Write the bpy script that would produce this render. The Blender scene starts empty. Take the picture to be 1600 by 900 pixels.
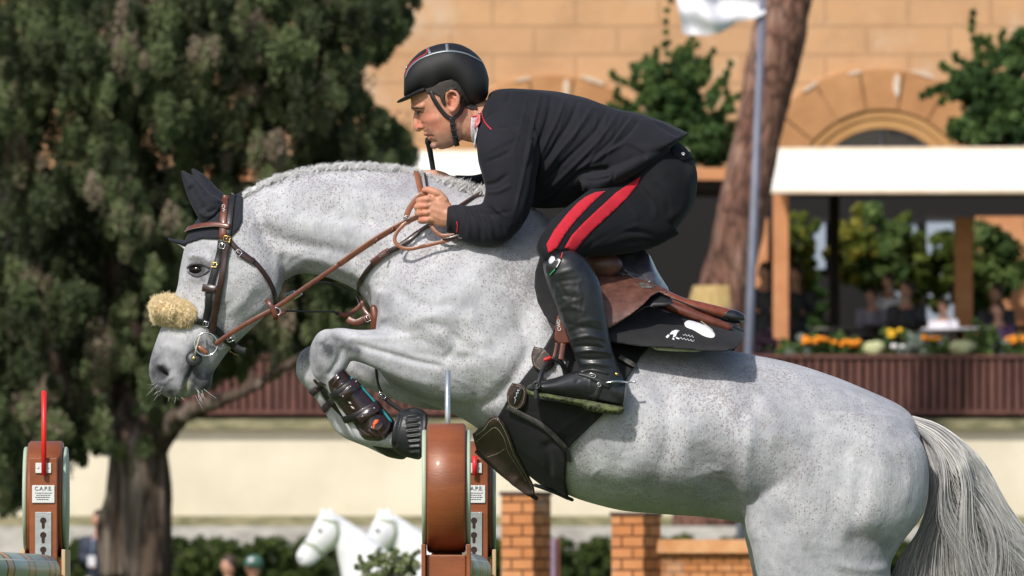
import bpy, bmesh, math, random
import numpy as np
from mathutils import Vector, Matrix, noise
from mathutils.bvhtree import BVHTree
from mathutils.geometry import delaunay_2d_cdt
random.seed(7); rng = np.random.default_rng(7)
C = bpy.context.scene.collection
SC = bpy.context.scene
# ---------------------------------------------------------------- camera
D = 32.0; FL = 400.0; FP = 1600*FL/36.0; CAMZ = 1.25; HOR = 930.0
TILT = math.atan((HOR-450)/FP)
cd = bpy.data.cameras.new('camera'); cam = bpy.data.objects.new('camera', cd); C.objects.link(cam)
cam.location = (0, -D, CAMZ); cam.rotation_euler = (math.pi/2+TILT, 0, 0)
cd.lens = FL; cd.sensor_width = 36; cd.clip_start = 1; cd.clip_end = 3000
cd.dof.use_dof = True; cd.dof.focus_distance = D-0.22; cd.dof.aperture_fstop = 16.5
SC.camera = cam
# ---------------------------------------------------------------- light
SUN = Vector((-0.36, -0.66, 0.68)).normalized()      # towards the sun
EL = math.asin(SUN.z); AZ = math.atan2(SUN.x, SUN.y)
w = bpy.data.worlds.new('World'); SC.world = w; w.use_nodes = True
nt = w.node_tree; bg = nt.nodes['Background']
sky = nt.nodes.new('ShaderNodeTexSky'); sky.sky_type = 'NISHITA'; sky.sun_disc = False
sky.sun_elevation = EL; sky.sun_rotation = AZ; sky.air_density = 1.0; sky.dust_density = 2.0; sky.ozone_density = 0.8
nt.links.new(sky.outputs[0], bg.inputs[0]); bg.inputs[1].default_value = 0.12
sl = bpy.data.lights.new('sun', 'SUN'); so = bpy.data.objects.new('sun', sl); C.objects.link(so)
sl.energy = 3.5; sl.angle = math.radians(2.2); sl.color = (1.0, 0.95, 0.88)
so.rotation_euler = SUN.to_track_quat('Z', 'Y').to_euler()
SC.view_settings.view_transform = 'Standard'; SC.view_settings.look = 'None'
SC.view_settings.exposure = 0.13; SC.view_settings.gamma = 1.0; SC.view_settings.use_curve_mapping = False
SC.render.engine = 'CYCLES'; SC.cycles.max_bounces = 6
# ---------------------------------------------------------------- mapping photo point -> place
cT, sT = math.cos(TILT), math.sin(TILT)
def W(px, py, Y=0.0):
    x = (px-800)/FP; y = -(py-450)/FP
    dy = cT - y*sT; dz = sT + y*cT
    t = (Y+D)/dy
    return Vector((x*t, Y, CAMZ+dz*t))
def ray(px, py):
    x = (px-800)/FP; y = -(py-450)/FP
    return Vector((x, cT - y*sT, sT + y*cT)).normalized()
def PX(v):                                           # Nx3 -> Nx2
    v = np.asarray(v, float).reshape(-1, 3)
    d = v - np.array([0, -D, CAMZ])
    f = d[:, 1]*cT + d[:, 2]*sT; u = -d[:, 1]*sT + d[:, 2]*cT
    return np.stack([800+FP*d[:, 0]/f, 450-FP*u/f], 1)
S = D/FP                                              # metres per photo pixel at the horse
# ---------------------------------------------------------------- objects
def tag(o, label=None, cat=None, group=None, kind=None):
    if label: o['label'] = label
    if cat: o['category'] = cat
    if group: o['group'] = group
    if kind: o['kind'] = kind
    return o
def empty(name, loc, label, cat, group=None):
    o = bpy.data.objects.new(name, None); C.objects.link(o); o.location = loc; o.empty_display_size = .1
    return tag(o, label, cat, group)
def link(name, me, mat=None, parent=None, smooth=True):
    o = bpy.data.objects.new(name, me); C.objects.link(o)
    if mat is not None:
        for m in (mat if isinstance(mat, (list, tuple)) else [mat]):
            me.materials.append(m)
    if smooth and len(me.polygons): me.polygons.foreach_set('use_smooth', [True]*len(me.polygons))
    if parent is not None:
        o.parent = parent; o.matrix_parent_inverse = Matrix.Translation(-parent.location) if parent.type == 'EMPTY' and parent.parent is None else Matrix()
    return o
def root_at(o, loc):                                   # move a mesh's origin to its own place
    loc = Vector(loc); o.data.transform(Matrix.Translation(-loc)); o.location = loc
    return o
def mesh(v, f, mi=None):
    me = bpy.data.meshes.new('m'); me.from_pydata([tuple(p) for p in v], [], [tuple(q) for q in f])
    if mi is not None: me.polygons.foreach_set('material_index', list(mi))
    me.update(); return me
class MB:
    """gathers shapes of ONE part"""
    def __init__(s): s.v = []; s.f = []; s.m = []
    def add(s, v, f, m=0):
        b = len(s.v); s.v += [Vector(p) for p in v]; s.f += [[i+b for i in q] for q in f]; s.m += [m]*len(f); return s
    def box(s, c, d, rot=None, m=0, bev=0.0):
        c = Vector(c); hx, hy, hz = d[0]/2, d[1]/2, d[2]/2
        if bev <= 0:
            vs = [Vector((x*hx, y*hy, z*hz)) for z in (-1, 1) for y in (-1, 1) for x in (-1, 1)]
            fs = [(0, 2, 3, 1), (4, 5, 7, 6), (0, 1, 5, 4), (2, 6, 7, 3), (0, 4, 6, 2), (1, 3, 7, 5)]
        else:
            bm = bmesh.new(); bmesh.ops.create_cube(bm, size=1)
            for v in bm.verts: v.co = Vector((v.co.x*d[0], v.co.y*d[1], v.co.z*d[2]))
            bmesh.ops.bevel(bm, geom=bm.edges[:], offset=bev, segments=2, affect='EDGES', profile=.5)
            bm.verts.index_update(); vs = [v.co.copy() for v in bm.verts]; fs = [[v.index for v in f.verts] for f in bm.faces]; bm.free()
        if rot is not None: vs = [rot @ v for v in vs]
        return s.add([v+c for v in vs], fs, m)
    def tube(s, pts, r, n=10, m=0, cap=True, sx=1.0, up=None):
        pts = [Vector(p) for p in pts]; N = len(pts)
        rr = r if isinstance(r, (list, tuple)) else [r]*N
        vs = []; prev = None
        for i, p in enumerate(pts):
            t = (pts[min(i+1, N-1)]-pts[max(i-1, 0)])
            if t.length < 1e-9: t = Vector((0, 0, 1))
            t.normalize()
            if prev is None:
                a = Vector(up) if up is not None else (Vector((0, 1, 0)) if abs(t.y) < .9 else Vector((1, 0, 0)))
            else: a = prev
            a = (a - t*a.dot(t))
            if a.length < 1e-6: a = t.orthogonal()
            a.normalize(); b = t.cross(a); prev = a
            for k in range(n):
                th = 2*math.pi*k/n
                vs.append(p + a*math.cos(th)*rr[i]*sx + b*math.sin(th)*rr[i])
        fs = []
        for i in range(N-1):
            for k in range(n):
                k2 = (k+1) % n
                fs.append((i*n+k, i*n+k2, (i+1)*n+k2, (i+1)*n+k))
        if cap: fs += [tuple(range(n))[::-1], tuple(range((N-1)*n, N*n))]
        return s.add(vs, fs, m)
    def ball(s, c, r, rot=None, n=16, m=0):
        r = (r, r, r) if not isinstance(r, (tuple, list)) else r
        vs = []; fs = []; h = n//2
        for i in range(1, h):
            for k in range(n):
                a = math.pi*i/h; b = 2*math.pi*k/n
                vs.append(Vector((math.sin(a)*math.cos(b)*r[0], math.sin(a)*math.sin(b)*r[1], math.cos(a)*r[2])))
        vs += [Vector((0, 0, r[2])), Vector((0, 0, -r[2]))]; T = len(vs)-2; B = T+1
        for i in range(h-2):
            for k in range(n):
                k2 = (k+1) % n; fs.append((i*n+k, (i+1)*n+k, (i+1)*n+k2, i*n+k2))
        for k in range(n):
            k2 = (k+1) % n; fs.append((T, k, k2)); fs.append((B, (h-2)*n+k2, (h-2)*n+k))
        c = Vector(c)
        return s.add([(rot @ v if rot is not None else v)+c for v in vs], fs, m)
    def lathe(s, prof, c=(0, 0, 0), rot=None, n=24, m=0, cap=True):
        """prof: (radius, z)"""
        vs = []; c = Vector(c)
        for r, z in prof:
            for k in range(n):
                a = 2*math.pi*k/n; v = Vector((r*math.cos(a), r*math.sin(a), z)); vs.append((rot @ v if rot is not None else v)+c)
        fs = []
        for i in range(len(prof)-1):
            for k in range(n):
                k2 = (k+1) % n; fs.append((i*n+k, i*n+k2, (i+1)*n+k2, (i+1)*n+k))
        if cap: fs += [tuple(range(n))[::-1], tuple(range((len(prof)-1)*n, len(prof)*n))]
        return s.add(vs, fs, m)
    def prism(s, poly, d, m=0):
        """poly: 3-D points of a flat outline, d: vector of thickness"""
        n = len(poly); d = Vector(d); P = [Vector(p) for p in poly]
        vs = P + [p+d for p in P]
        fs = [tuple(range(n))[::-1], tuple(range(n, 2*n))] + [(i, (i+1) % n, (i+1) % n+n, i+n) for i in range(n)]
        return s.add(vs, fs, m)
    def build(s, name, mat, parent=None, smooth=True):
        return link(name, mesh(s.v, s.f, s.m), mat, parent, smooth)
def catmull(pts, sub):
    """rows of numbers -> smooth rows"""
    P = np.array(pts, float); out = []
    n = len(P)
    for i in range(n-1):
        p0 = P[max(i-1, 0)]; p1 = P[i]; p2 = P[i+1]; p3 = P[min(i+2, n-1)]
        for k in range(sub):
            t = k/sub
            out.append(.5*((2*p1)+(-p0+p2)*t+(2*p0-5*p1+4*p2-p3)*t*t+(-p0+3*p1-3*p2+p3)*t**3))
    out.append(P[-1]); return np.array(out)
def loft(st, n=40, sub=5, mb=None):
    """st rows: ax, ay, bx, by, halfwidth, [yc, k, e]; closed body between photo outline points a and b"""
    rows = [list(r)+[0, 0, 1][len(r)-5:] if len(r) < 8 else list(r) for r in st]
    R = catmull(rows, sub); vs = []
    for ax, ay, bx, by, hw, yc, k, e in R:
        a = W(ax, ay, yc); b = W(bx, by, yc); mid = (a+b)/2; h = (a-b)/2
        for j in range(n):
            th = 2*math.pi*j/n; c_, s_ = math.cos(th), math.sin(th)
            ss = math.copysign(abs(s_)**e, s_)
            vs.append(mid + h*c_ + Vector((0, -1, 0))*(hw*ss*(1-k*c_)))
    fs = []; N = len(R)
    for i in range(N-1):
        for j in range(n):
            j2 = (j+1) % n; fs.append((i*n+j, i*n+j2, (i+1)*n+j2, (i+1)*n+j))
    c0 = sum(vs[:n], Vector())/n; c1 = sum(vs[-n:], Vector())/n
    vs += [c0, c1]; a = len(vs)-2; b = a+1
    for j in range(n):
        j2 = (j+1) % n; fs.append((a, j2, j)); fs.append((b, (N-1)*n+j, (N-1)*n+j2))
    mb = mb or MB(); mb.add(vs, fs); return mb
def limb(rows, n=20, sub=5, mb=None):
    """rows: px, py, Y, radius (m) -> tube with round ends"""
    R = catmull(rows, sub); mb = mb or MB()
    P = [W(r[0], r[1], r[2]) for r in R]; rad = [max(r[3], .0005) for r in R]
    d0 = (P[0]-P[1]).normalized(); d1 = (P[-1]-P[-2]).normalized()
    pts = [P[0]+d0*rad[0]*.9, P[0]+d0*rad[0]*.6]+P+[P[-1]+d1*rad[-1]*.6, P[-1]+d1*rad[-1]*.9]
    rr = [rad[0]*.35, rad[0]*.8]+rad+[rad[-1]*.8, rad[-1]*.35]
    mb.tube(pts, rr, n); return mb
def fuse(mb, voxel, smooth=6, fac=.5):
    me = mesh(mb.v, mb.f); bm = bmesh.new(); bm.from_mesh(me); bmesh.ops.recalc_face_normals(bm, faces=bm.faces); bm.to_mesh(me); bm.free()
    o = bpy.data.objects.new('tmp', me); C.objects.link(o)
    m = o.modifiers.new('r', 'REMESH'); m.mode = 'VOXEL'; m.voxel_size = voxel; m.adaptivity = 0
    if smooth:
        s = o.modifiers.new('s', 'SMOOTH'); s.factor = fac; s.iterations = smooth
    dg = bpy.context.evaluated_depsgraph_get(); dg.update()
    out = bpy.data.meshes.new_from_object(o.evaluated_get(dg))
    bpy.data.objects.remove(o); return out
def verts(me):
    a = np.empty(len(me.vertices)*3); me.vertices.foreach_get('co', a); return a.reshape(-1, 3)
def setverts(me, v): me.vertices.foreach_set('co', np.asarray(v, float).ravel()); me.update()
def normals(me):
    a = np.empty(len(me.vertices)*3); me.vertex_normals.foreach_get('vector', a); return a.reshape(-1, 3)
def pdist(p, poly):
    """distance of Nx2 points to an open polyline, and parameter 0..1"""
    poly = np.array(poly, float); best = np.full(len(p), 1e9); par = np.zeros(len(p)); n = len(poly)-1
    if n == 0:
        return np.hypot(*(p-poly[0]).T), par
    for i in range(n):
        a, b = poly[i], poly[i+1]; ab = b-a; t = np.clip(((p-a)@ab)/(ab@ab+1e-12), 0, 1)
        d = np.hypot(*(p-(a+t[:, None]*ab)).T); k = d < best; best[k] = d[k]; par[k] = (i+t[k])/n
    return best, par
def sculpt(me, strokes, both=True, yref=0.0):
    """strokes: (polyline in photo px, width px, depth m (+ out, - in), fade) pushed along the normals of the surface facing the lens (and its far twin)"""
    v = verts(me); n = normals(me); p = PX(v); ny = n[:, 1]
    face = np.clip(-ny*2.2, 0, 1)
    if both: face = np.clip(np.abs(ny)*2.2, 0, 1)
    acc = np.zeros(len(v))
    for s in strokes:
        poly, wd, dp = s[:3]; fade = s[3] if len(s) > 3 else 0
        lo = np.min(poly, 0)-3*wd; hi = np.max(poly, 0)+3*wd
        k = np.where((p[:, 0] > lo[0]) & (p[:, 0] < hi[0]) & (p[:, 1] > lo[1]) & (p[:, 1] < hi[1]))[0]
        if not len(k): continue
        d, t = pdist(p[k], poly if len(poly) == 1 else catmull(poly, 4))
        g = np.exp(-(d/wd)**2)
        if fade: g = g*np.clip(np.minimum(t, 1-t)*2/fade, 0, 1)
        acc[k] += dp*g*face[k]
    setverts(me, v+n*acc[:, None])
def paint(me, name, spots, base=0.0, cond=None):
    """float attribute from (polyline, width, value)"""
    v = verts(me); p = PX(v); a = np.full(len(v), base)
    for s in spots:
        poly, wd, val = s[:3]
        d, _ = pdist(p, poly if len(poly) == 1 else catmull(poly, 4)); g = np.exp(-(d/wd)**2)
        a = a*(1-g)+val*g if val >= 0 else a
    at = me.attributes.new(name, 'FLOAT', 'POINT'); at.data.foreach_set('value', a); return a
def inpoly(p, poly):
    poly = np.array(poly, float); x, y = p[:, 0], p[:, 1]; r = np.zeros(len(p), bool); j = len(poly)-1
    for i in range(len(poly)):
        xi, yi = poly[i]; xj, yj = poly[j]
        c = ((yi > y) != (yj > y)) & (x < (xj-xi)*(y-yi)/(yj-yi+1e-12)+xi); r ^= c; j = i
    return r
def fnoise(v, sc, seed=0):
    """cheap smooth pseudo noise from rotated sines, -1..1"""
    r = np.random.default_rng(seed); a = np.zeros(len(v))
    for k in range(7):
        d = r.normal(size=3); d /= np.linalg.norm(d); a += np.sin(v@d*sc*r.uniform(.7, 1.6)+r.uniform(0, 6.28))
    return a/3.2
def bvh(me):
    v = verts(me); return BVHTree.FromPolygons([tuple(x) for x in v], [tuple(p.vertices) for p in me.polygons])
ORI = Vector((0, -D, CAMZ))
def hit(tree, px, py, off=0.0, Y=None):
    d = ray(px, py); loc, nor, i, dist = tree.ray_cast(ORI, d)
    if loc is None:
        loc = W(px, py, Y if Y is not None else -.02); return loc, Vector((0, -1, 0)), False
    if nor.dot(d) > 0: nor = -nor
    return loc+nor*off, nor, True
def shell(src, poly, off=.004, thick=0.004, ycond=None, snap=9, relax=2):
    """a fitted cover: the faces of src that lie inside the outline, lifted off and thickened"""
    v = verts(src); n = normals(src); p = PX(v)
    F = np.array([list(q.vertices) if len(q.vertices) == 4 else list(q.vertices)+[q.vertices[-1]] for q in src.polygons])
    polyc = np.array(poly, float)
    c = p[F].mean(1); keep = inpoly(c, polyc)
    if ycond is not None: keep &= ycond(v[F].mean(1))
    F = F[keep]; used, inv = np.unique(F, return_inverse=True); F = inv.reshape(-1, 4)
    v = v[used].copy(); n = n[used]; p = p[used]
    # border vertices slide to the outline
    E = {}
    for q in F:
        for a, b in zip(q, np.roll(q, -1)):
            if a != b:
                k = (min(a, b), max(a, b)); E[k] = E.get(k, 0)+1
    bd = np.array(sorted({i for k, c_ in E.items() if c_ == 1 for i in k}), int)
    if len(bd) and snap:
        cl = np.vstack([polyc, polyc[:1]])
        for i in bd:
            best = 1e9; bp = None
            for a, b in zip(cl[:-1], cl[1:]):
                ab = b-a; t = np.clip(((p[i]-a)@ab)/(ab@ab+1e-9), 0, 1); q = a+t*ab; d = np.hypot(*(p[i]-q))
                if d < best: best = d; bp = q
            if best < snap:
                dpx = bp-p[i]; mv = np.array([dpx[0]*S, 0, -dpx[1]*S]); nn = n[i]
                mv = mv-nn*(mv@nn)*0.8; v[i] += mv
    m = len(v); o1 = v+n*off; o2 = v+n*(off+thick)
    V = np.vstack([o2, o1]); Q = [tuple(dict.fromkeys(q)) for q in F.tolist()]
    fs = Q+[tuple(i+m for i in q[::-1]) for q in Q]
    for q in Q:
        for a, b in zip(q, q[1:]+q[:1]):
            if E.get((min(a, b), max(a, b))) == 1: fs.append((b, a, a+m, b+m))
    return mesh(V, fs)
def drape(tree, poly, off=.004, thick=.004, step=5, Y=None, fn=None, mb=None, sm=0):
    """a sheet cut to a photo outline and laid on the surface behind it, with thickness"""
    P = np.array(poly, float)
    # densify the outline
    out = []
    for a, b in zip(P, np.roll(P, -1, 0)):
        k = max(1, int(np.hypot(*(b-a))/step)); out += [a+(b-a)*i/k for i in range(k)]
    out = np.array(out); lo = P.min(0); hi = P.max(0)
    gx, gy = np.meshgrid(np.arange(lo[0], hi[0], step), np.arange(lo[1], hi[1], step))
    g = np.stack([gx.ravel(), gy.ravel()], 1); g = g[inpoly(g, P)]
    if len(g):
        d = np.min(np.hypot(g[:, None, 0]-out[None, :, 0], g[:, None, 1]-out[None, :, 1]), 1); g = g[d > step*.5]
    allp = np.vstack([out, g]) if len(g) else out; n = len(out)
    r = delaunay_2d_cdt([Vector(q) for q in allp], [], [list(range(n))], 1, 1e-6)
    pv, tf = r[0], r[2]
    top = []; bot = []; rec = []
    last = None
    for q in pv:
        l, nn, ok = hit(tree, q.x, q.y, 0, Y) if tree is not None else (W(q.x, q.y, Y), Vector((0, -1, 0)), True)
        o = fn(q.x, q.y) if fn else 0
        if tree is not None and not ok and Y is None and last is not None:
            l = W(q.x, q.y, last)
        if ok: last = l.y
        rec.append((q, l, nn, ok, o))
    oks = [(r_[0].x, r_[0].y, r_[1].y) for r_ in rec if r_[3]]
    for q, l, nn, ok, o in rec:
        if not ok and Y is None and oks and tree is not None:
            bx = min(oks, key=lambda e: (e[0]-q.x)**2+(e[1]-q.y)**2); l = W(q.x, q.y, bx[2]*.9)
            nn = Vector((0, -1, 0))
        elif tree is not None: nn = (nn+Vector((0, -.6, 0))).normalized()
        top.append(l+nn*(off+o+thick)); bot.append(l+nn*(off+o))
    m = len(top); fs = [tuple(f) for f in tf]
    if sm:
        nb = [set() for _ in range(m)]
        for f in fs:
            for a, b in zip(f, f[1:]+f[:1]): nb[a].add(b); nb[b].add(a)
        ys = [min(p.y, q_.y) for p, q_ in zip(top, bot)]; orig = list(ys)
        for _ in range(sm): ys = [min(orig[i]+.004, (ys[i]+sum(ys[j] for j in nb[i])/max(1, len(nb[i])))/2) for i in range(m)]
        for i in range(m):
            q = rec[i][0]; bot[i] = W(q.x, q.y, ys[i]+.001); top[i] = W(q.x, q.y, ys[i]-thick)
    E = {}
    for f in fs:
        for a, b in zip(f, f[1:]+f[:1]): E[(min(a, b), max(a, b))] = E.get((min(a, b), max(a, b)), 0)+1
    fs2 = fs+[tuple(i+m for i in f[::-1]) for f in fs]
    for f in fs:
        for a, b in zip(f, f[1:]+f[:1]):
            if E[(min(a, b), max(a, b))] == 1: fs2.append((b, a, a+m, b+m))
    mb = mb or MB(); mb.add(top+bot, fs2); return mb
def strap(pts, width, thick=.003, up=None, mb=None, norms=None, closed=False):
    """flat leather band along 3-D points; norms = outward normals"""
    P = [Vector(p) for p in pts]; N = len(P); vs = []
    for i, p in enumerate(P):
        t = (P[min(i+1, N-1)]-P[max(i-1, 0)]).normalized()
        nn = Vector(norms[i]) if norms is not None else (Vector(up) if up is not None else Vector((0, -1, 0)))
        nn = (nn-t*nn.dot(t))
        nn = nn.normalized() if nn.length > 1e-6 else t.orthogonal()
        s = t.cross(nn); w_ = (width[i] if isinstance(width, (list, tuple)) else width)/2
        b = thick*.3
        for a, c in ((-w_, b), (-w_+b, 0), (w_-b, 0), (w_, b), (w_, thick-b), (w_-b, thick), (-w_+b, thick), (-w_, thick-b)):
            vs.append(p+s*a+nn*c)
    fs = []
    for i in range(N-1):
        for k in range(8):
            k2 = (k+1) % 8; fs.append((i*8+k, (i+1)*8+k, (i+1)*8+k2, i*8+k2))
    fs += [tuple(range(8)), tuple(range((N-1)*8, N*8))[::-1]]
    mb = mb or MB(); mb.add(vs, fs); return mb
def dstrap(tree, path, width, off=.002, thick=.003, sub=6, mb=None, Y=None, smooth=2, face=False):
    """a strap laid over a surface along a photo path; path rows px,py (or px,py,Y for a free point)"""
    R = catmull([list(q)[:2] for q in path], sub); pts = []; nn = []
    free = [len(q) > 2 for q in path]; ys = [q[2] if len(q) > 2 else 0 for q in path]
    for i, r in enumerate(R):
        j = min(i//sub, len(path)-1); j2 = min(j+1, len(path)-1); t = (i % sub)/sub
        if free[j] and free[j2]: l = W(r[0], r[1], ys[j]*(1-t)+ys[j2]*t); n_ = Vector((0, -1, 0))
        else:
            l, n_, ok = hit(tree, r[0], r[1], off, Y)
            if free[j] or free[j2]:
                l2 = W(r[0], r[1], ys[j] if free[j] else ys[j2]); a = (1-t) if free[j] else t; l = l*(1-a)+l2*a
        pts.append(l); nn.append(n_)
    for _ in range(smooth):
        pts = [pts[0]]+[(pts[i-1]+pts[i]*2+pts[i+1])/4 for i in range(1, len(pts)-1)]+[pts[-1]]
        nn = [nn[0]]+[((nn[i-1]+nn[i]*2+nn[i+1])/4).normalized() for i in range(1, len(nn)-1)]+[nn[-1]]
    if face: nn = [Vector((0, -1, 0))]*len(nn)
    return strap(pts, width, thick, norms=nn, mb=mb)
# ---------------------------------------------------------------- materials
def mat(name, col, rough=.6, metal=0, spec=.5, sheen=0, coat=0):
    m = bpy.data.materials.new(name); m.use_nodes = True; b = m.node_tree.nodes['Principled BSDF']
    b.inputs['Base Color'].default_value = (*col, 1); b.inputs['Roughness'].default_value = rough; b.inputs['Metallic'].default_value = metal
    b.inputs['Specular IOR Level'].default_value = spec
    if sheen: b.inputs['Sheen Weight'].default_value = sheen; b.inputs['Sheen Roughness'].default_value = .4
    if coat: b.inputs['Coat Weight'].default_value = coat; b.inputs['Coat Roughness'].default_value = .15
    return m
class NG:
    def __init__(s, m): s.m = m; s.t = m.node_tree; s.b = s.t.nodes['Principled BSDF']; s._c = None
    def n(s, typ, **k):
        x = s.t.nodes.new(typ)
        for a, v in k.items(): setattr(x, a, v)
        return x
    def l(s, a, b): s.t.links.new(a, b)
    def co(s, sc=None, gen='Object'):
        if s._c is None: s._c = s.n('ShaderNodeTexCoord')
        o = s._c.outputs[gen]
        if sc is None: return o
        mp = s.n('ShaderNodeMapping'); mp.inputs['Scale'].default_value = sc; s.l(o, mp.inputs[0]); return mp.outputs[0]
    def noise(s, scale, det=3, rough=.5, sc=None, out='Fac', dist=0):
        x = s.n('ShaderNodeTexNoise'); x.inputs['Scale'].default_value = scale; x.inputs['Detail'].default_value = det; x.inputs['Roughness'].default_value = rough
        x.inputs['Distortion'].default_value = dist
        s.l(s.co(sc), x.inputs['Vector']); return x.outputs[out]
    def ramp(s, f, stops):
        x = s.n('ShaderNodeValToRGB'); e = x.color_ramp.elements
        while len(e) < len(stops): e.new(.5)
        for i, (p, c) in enumerate(stops): e[i].position = p; e[i].color = (*c, 1) if len(c) == 3 else c
        s.l(f, x.inputs[0]); return x.outputs[0]
    def mixc(s, f, a, b, blend='MIX'):
        x = s.n('ShaderNodeMix', data_type='RGBA', blend_type=blend)
        for i, v in ((0, f), (6, a), (7, b)):
            if isinstance(v, (int, float)): x.inputs[i].default_value = v
            elif isinstance(v, tuple): x.inputs[i].default_value = (*v, 1)
            else: s.l(v, x.inputs[i])
        return x.outputs[2]
    def math(s, op, a, b=0, c=0):
        x = s.n('ShaderNodeMath', operation=op)
        for i, v in enumerate((a, b, c)):
            if isinstance(v, (int, float)): x.inputs[i].default_value = v
            else: s.l(v, x.inputs[i])
        return x.outputs[0]
    def bump(s, h, dist=.002, st=1.0, nrm=None):
        x = s.n('ShaderNodeBump'); x.inputs['Distance'].default_value = dist; x.inputs['Strength'].default_value = st; s.l(h, x.inputs['Height'])
        if nrm is not None: s.l(nrm, x.inputs['Normal'])
        return x.outputs[0]
    def col(s, c): s.l(c, s.b.inputs['Base Color'])
    def nrm(s, c): s.l(c, s.b.inputs['Normal'])
def nmat(name, c1, c2, scale=20, rough=.6, bump=.001, bscale=None, det=4, lo=.35, hi=.65, sc=None, **k):
    """two-tone noisy material with a fine bump"""
    m = mat(name, c1, rough, **k); g = NG(m)
    g.col(g.ramp(g.noise(scale, det, .6, sc), [(lo, c1), (hi, c2)]))
    if bump: g.nrm(g.bump(g.noise(bscale or scale*4, 3, .6, sc), bump))
    return m
def text(s_, size, loc, ax, ay, mat_, name, parent, ext=.0006, font=None, shear=0):
    """raised lettering: ax = reading direction, ay = up direction"""
    cu = bpy.data.curves.new('t', 'FONT'); cu.body = s_; cu.size = size; cu.extrude = ext; cu.align_x = 'CENTER'; cu.align_y = 'CENTER'; cu.shear = shear
    o = bpy.data.objects.new('t', cu); C.objects.link(o); dg = bpy.context.evaluated_depsgraph_get(); me = bpy.data.meshes.new_from_object(o.evaluated_get(dg))
    bpy.data.objects.remove(o); ax = Vector(ax).normalized(); az = ax.cross(Vector(ay)).normalized(); ay = az.cross(ax)
    me.transform(Matrix.Translation(Vector(loc)) @ Matrix((ax, ay, az)).transposed().to_4x4()); return link(name, me, mat_, parent, False)
# ================================================================ the place behind
def B(px, py, z): return W(px, py, z-D)
def pm(z): return z/FP
def struct(name, mb, m, smooth=False): return tag(mb.build(name, m, smooth=smooth), kind='structure')
M_grass = nmat('arena_grass', (.06, .10, .025), (.10, .155, .04), 3, .95, .01, 40)
g_ = MB(); g_.add([(-250, -80, 0), (250, -80, 0), (250, 600, 0), (-250, 600, 0)], [(0, 1, 2, 3)]); struct('ground', g_, M_grass)
def leafmat(name, stops, trans=.25):
    m = bpy.data.materials.new(name); m.use_nodes = True; g = NG(m); a = g.n('ShaderNodeAttribute', attribute_name='tone').outputs['Fac']
    c = g.ramp(a, stops); g.col(c); g.b.inputs['Roughness'].default_value = .65; g.b.inputs['Specular IOR Level'].default_value = .3
    tr = g.n('ShaderNodeBsdfTranslucent'); g.l(c, tr.inputs[0]); mx = g.n('ShaderNodeMixShader'); mx.inputs[0].default_value = trans
    g.l(g.b.outputs[0], mx.inputs[1]); g.l(tr.outputs[0], mx.inputs[2]); g.l(mx.outputs[0], g.t.nodes['Material Output'].inputs[0]); return m
def leaves(clumps, m, name, parent=None, size=(.03, .05), per=200, aspect=.55, up=0.0, shellk=.5):
    """clumps rows: centre xyz, radii xyz, tone ; many small leaf-sized faces"""
    Vs = []; T = []
    for cx, cy, cz, rx, ry, rz, tone in clumps:
        n = max(6, int(per)); d = rng.normal(size=(n, 3)); d /= np.linalg.norm(d, axis=1)[:, None]; r = rng.uniform(0, 1, n)**shellk
        P = d*r[:, None]*np.array([rx, ry, rz])+np.array([cx, cy, cz])
        a = rng.normal(size=(n, 3))*.8+d*.5+np.array([0, 0, up]); a /= np.linalg.norm(a, axis=1)[:, None]; b = np.cross(a, rng.normal(size=(n, 3))); b /= np.linalg.norm(b, axis=1)[:, None]
        L = rng.uniform(size[0], size[1], n)[:, None]
        Vs.append(np.stack([P-a*L, P+b*L*aspect, P+a*L, P-b*L*aspect], 1).reshape(-1, 3)); T.append(np.repeat(np.clip(tone+rng.normal(0, .10, n), 0, 1), 4))
    V = np.vstack(Vs); k = len(V)//4; me = bpy.data.meshes.new('m')
    me.vertices.add(len(V)); me.vertices.foreach_set('co', V.ravel()); me.loops.add(k*4); me.loops.foreach_set('vertex_index', np.arange(k*4, dtype=np.int32))
    me.polygons.add(k); me.polygons.foreach_set('loop_start', np.arange(k, dtype=np.int32)*4); me.update(calc_edges=True)
    at = me.attributes.new('tone', 'FLOAT', 'POINT'); at.data.foreach_set('value', np.concatenate(T)); me.validate(); return link(name, me, m, parent, False)
# ---- palace facade
ZF = 165.0
def brickmat(name, c1, c2, mortar, bw, bh, off=.5, msize=.02, pale=0, bump=.01, org=None):
    m = mat(name, c1, .85, spec=.2); g = NG(m); br = g.n('ShaderNodeTexBrick'); br.offset = off
    sp = g.n('ShaderNodeSeparateXYZ'); g.l(g.co(), sp.inputs[0]); cb = g.n('ShaderNodeCombineXYZ')
    g.l(g.math('ADD', sp.outputs[0], sp.outputs[1]), cb.inputs[0]); g.l(sp.outputs[2], cb.inputs[1]); g.l(cb.outputs[0], br.inputs['Vector'])
    br.inputs['Color1'].default_value = (*c1, 1); br.inputs['Color2'].default_value = (*c2, 1); br.inputs['Mortar'].default_value = (*mortar, 1)
    br.inputs['Scale'].default_value = 1; br.inputs['Mortar Size'].default_value = msize; br.inputs['Brick Width'].default_value = bw; br.inputs['Row Height'].default_value = bh; br.inputs['Mortar Smooth'].default_value = .3
    c = g.mixc(g.ramp(g.noise(.6/bh, 5, .65), [(.45, (0, 0, 0)), (.75, (.6, .6, .6))]), br.outputs['Color'], tuple(x*.72 for x in c1))
    if pale: c = g.mixc(g.ramp(g.noise(.35/bh, 5, .6), [(.56, (0, 0, 0)), (.70, (pale, pale, pale))]), c, (.62, .52, .40))
    g.col(c); h = g.math('MULTIPLY_ADD', g.noise(6/bh, 3), .5, g.math('SUBTRACT', 1, br.outputs['Fac'])); g.nrm(g.bump(h, bump)); return m
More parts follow.
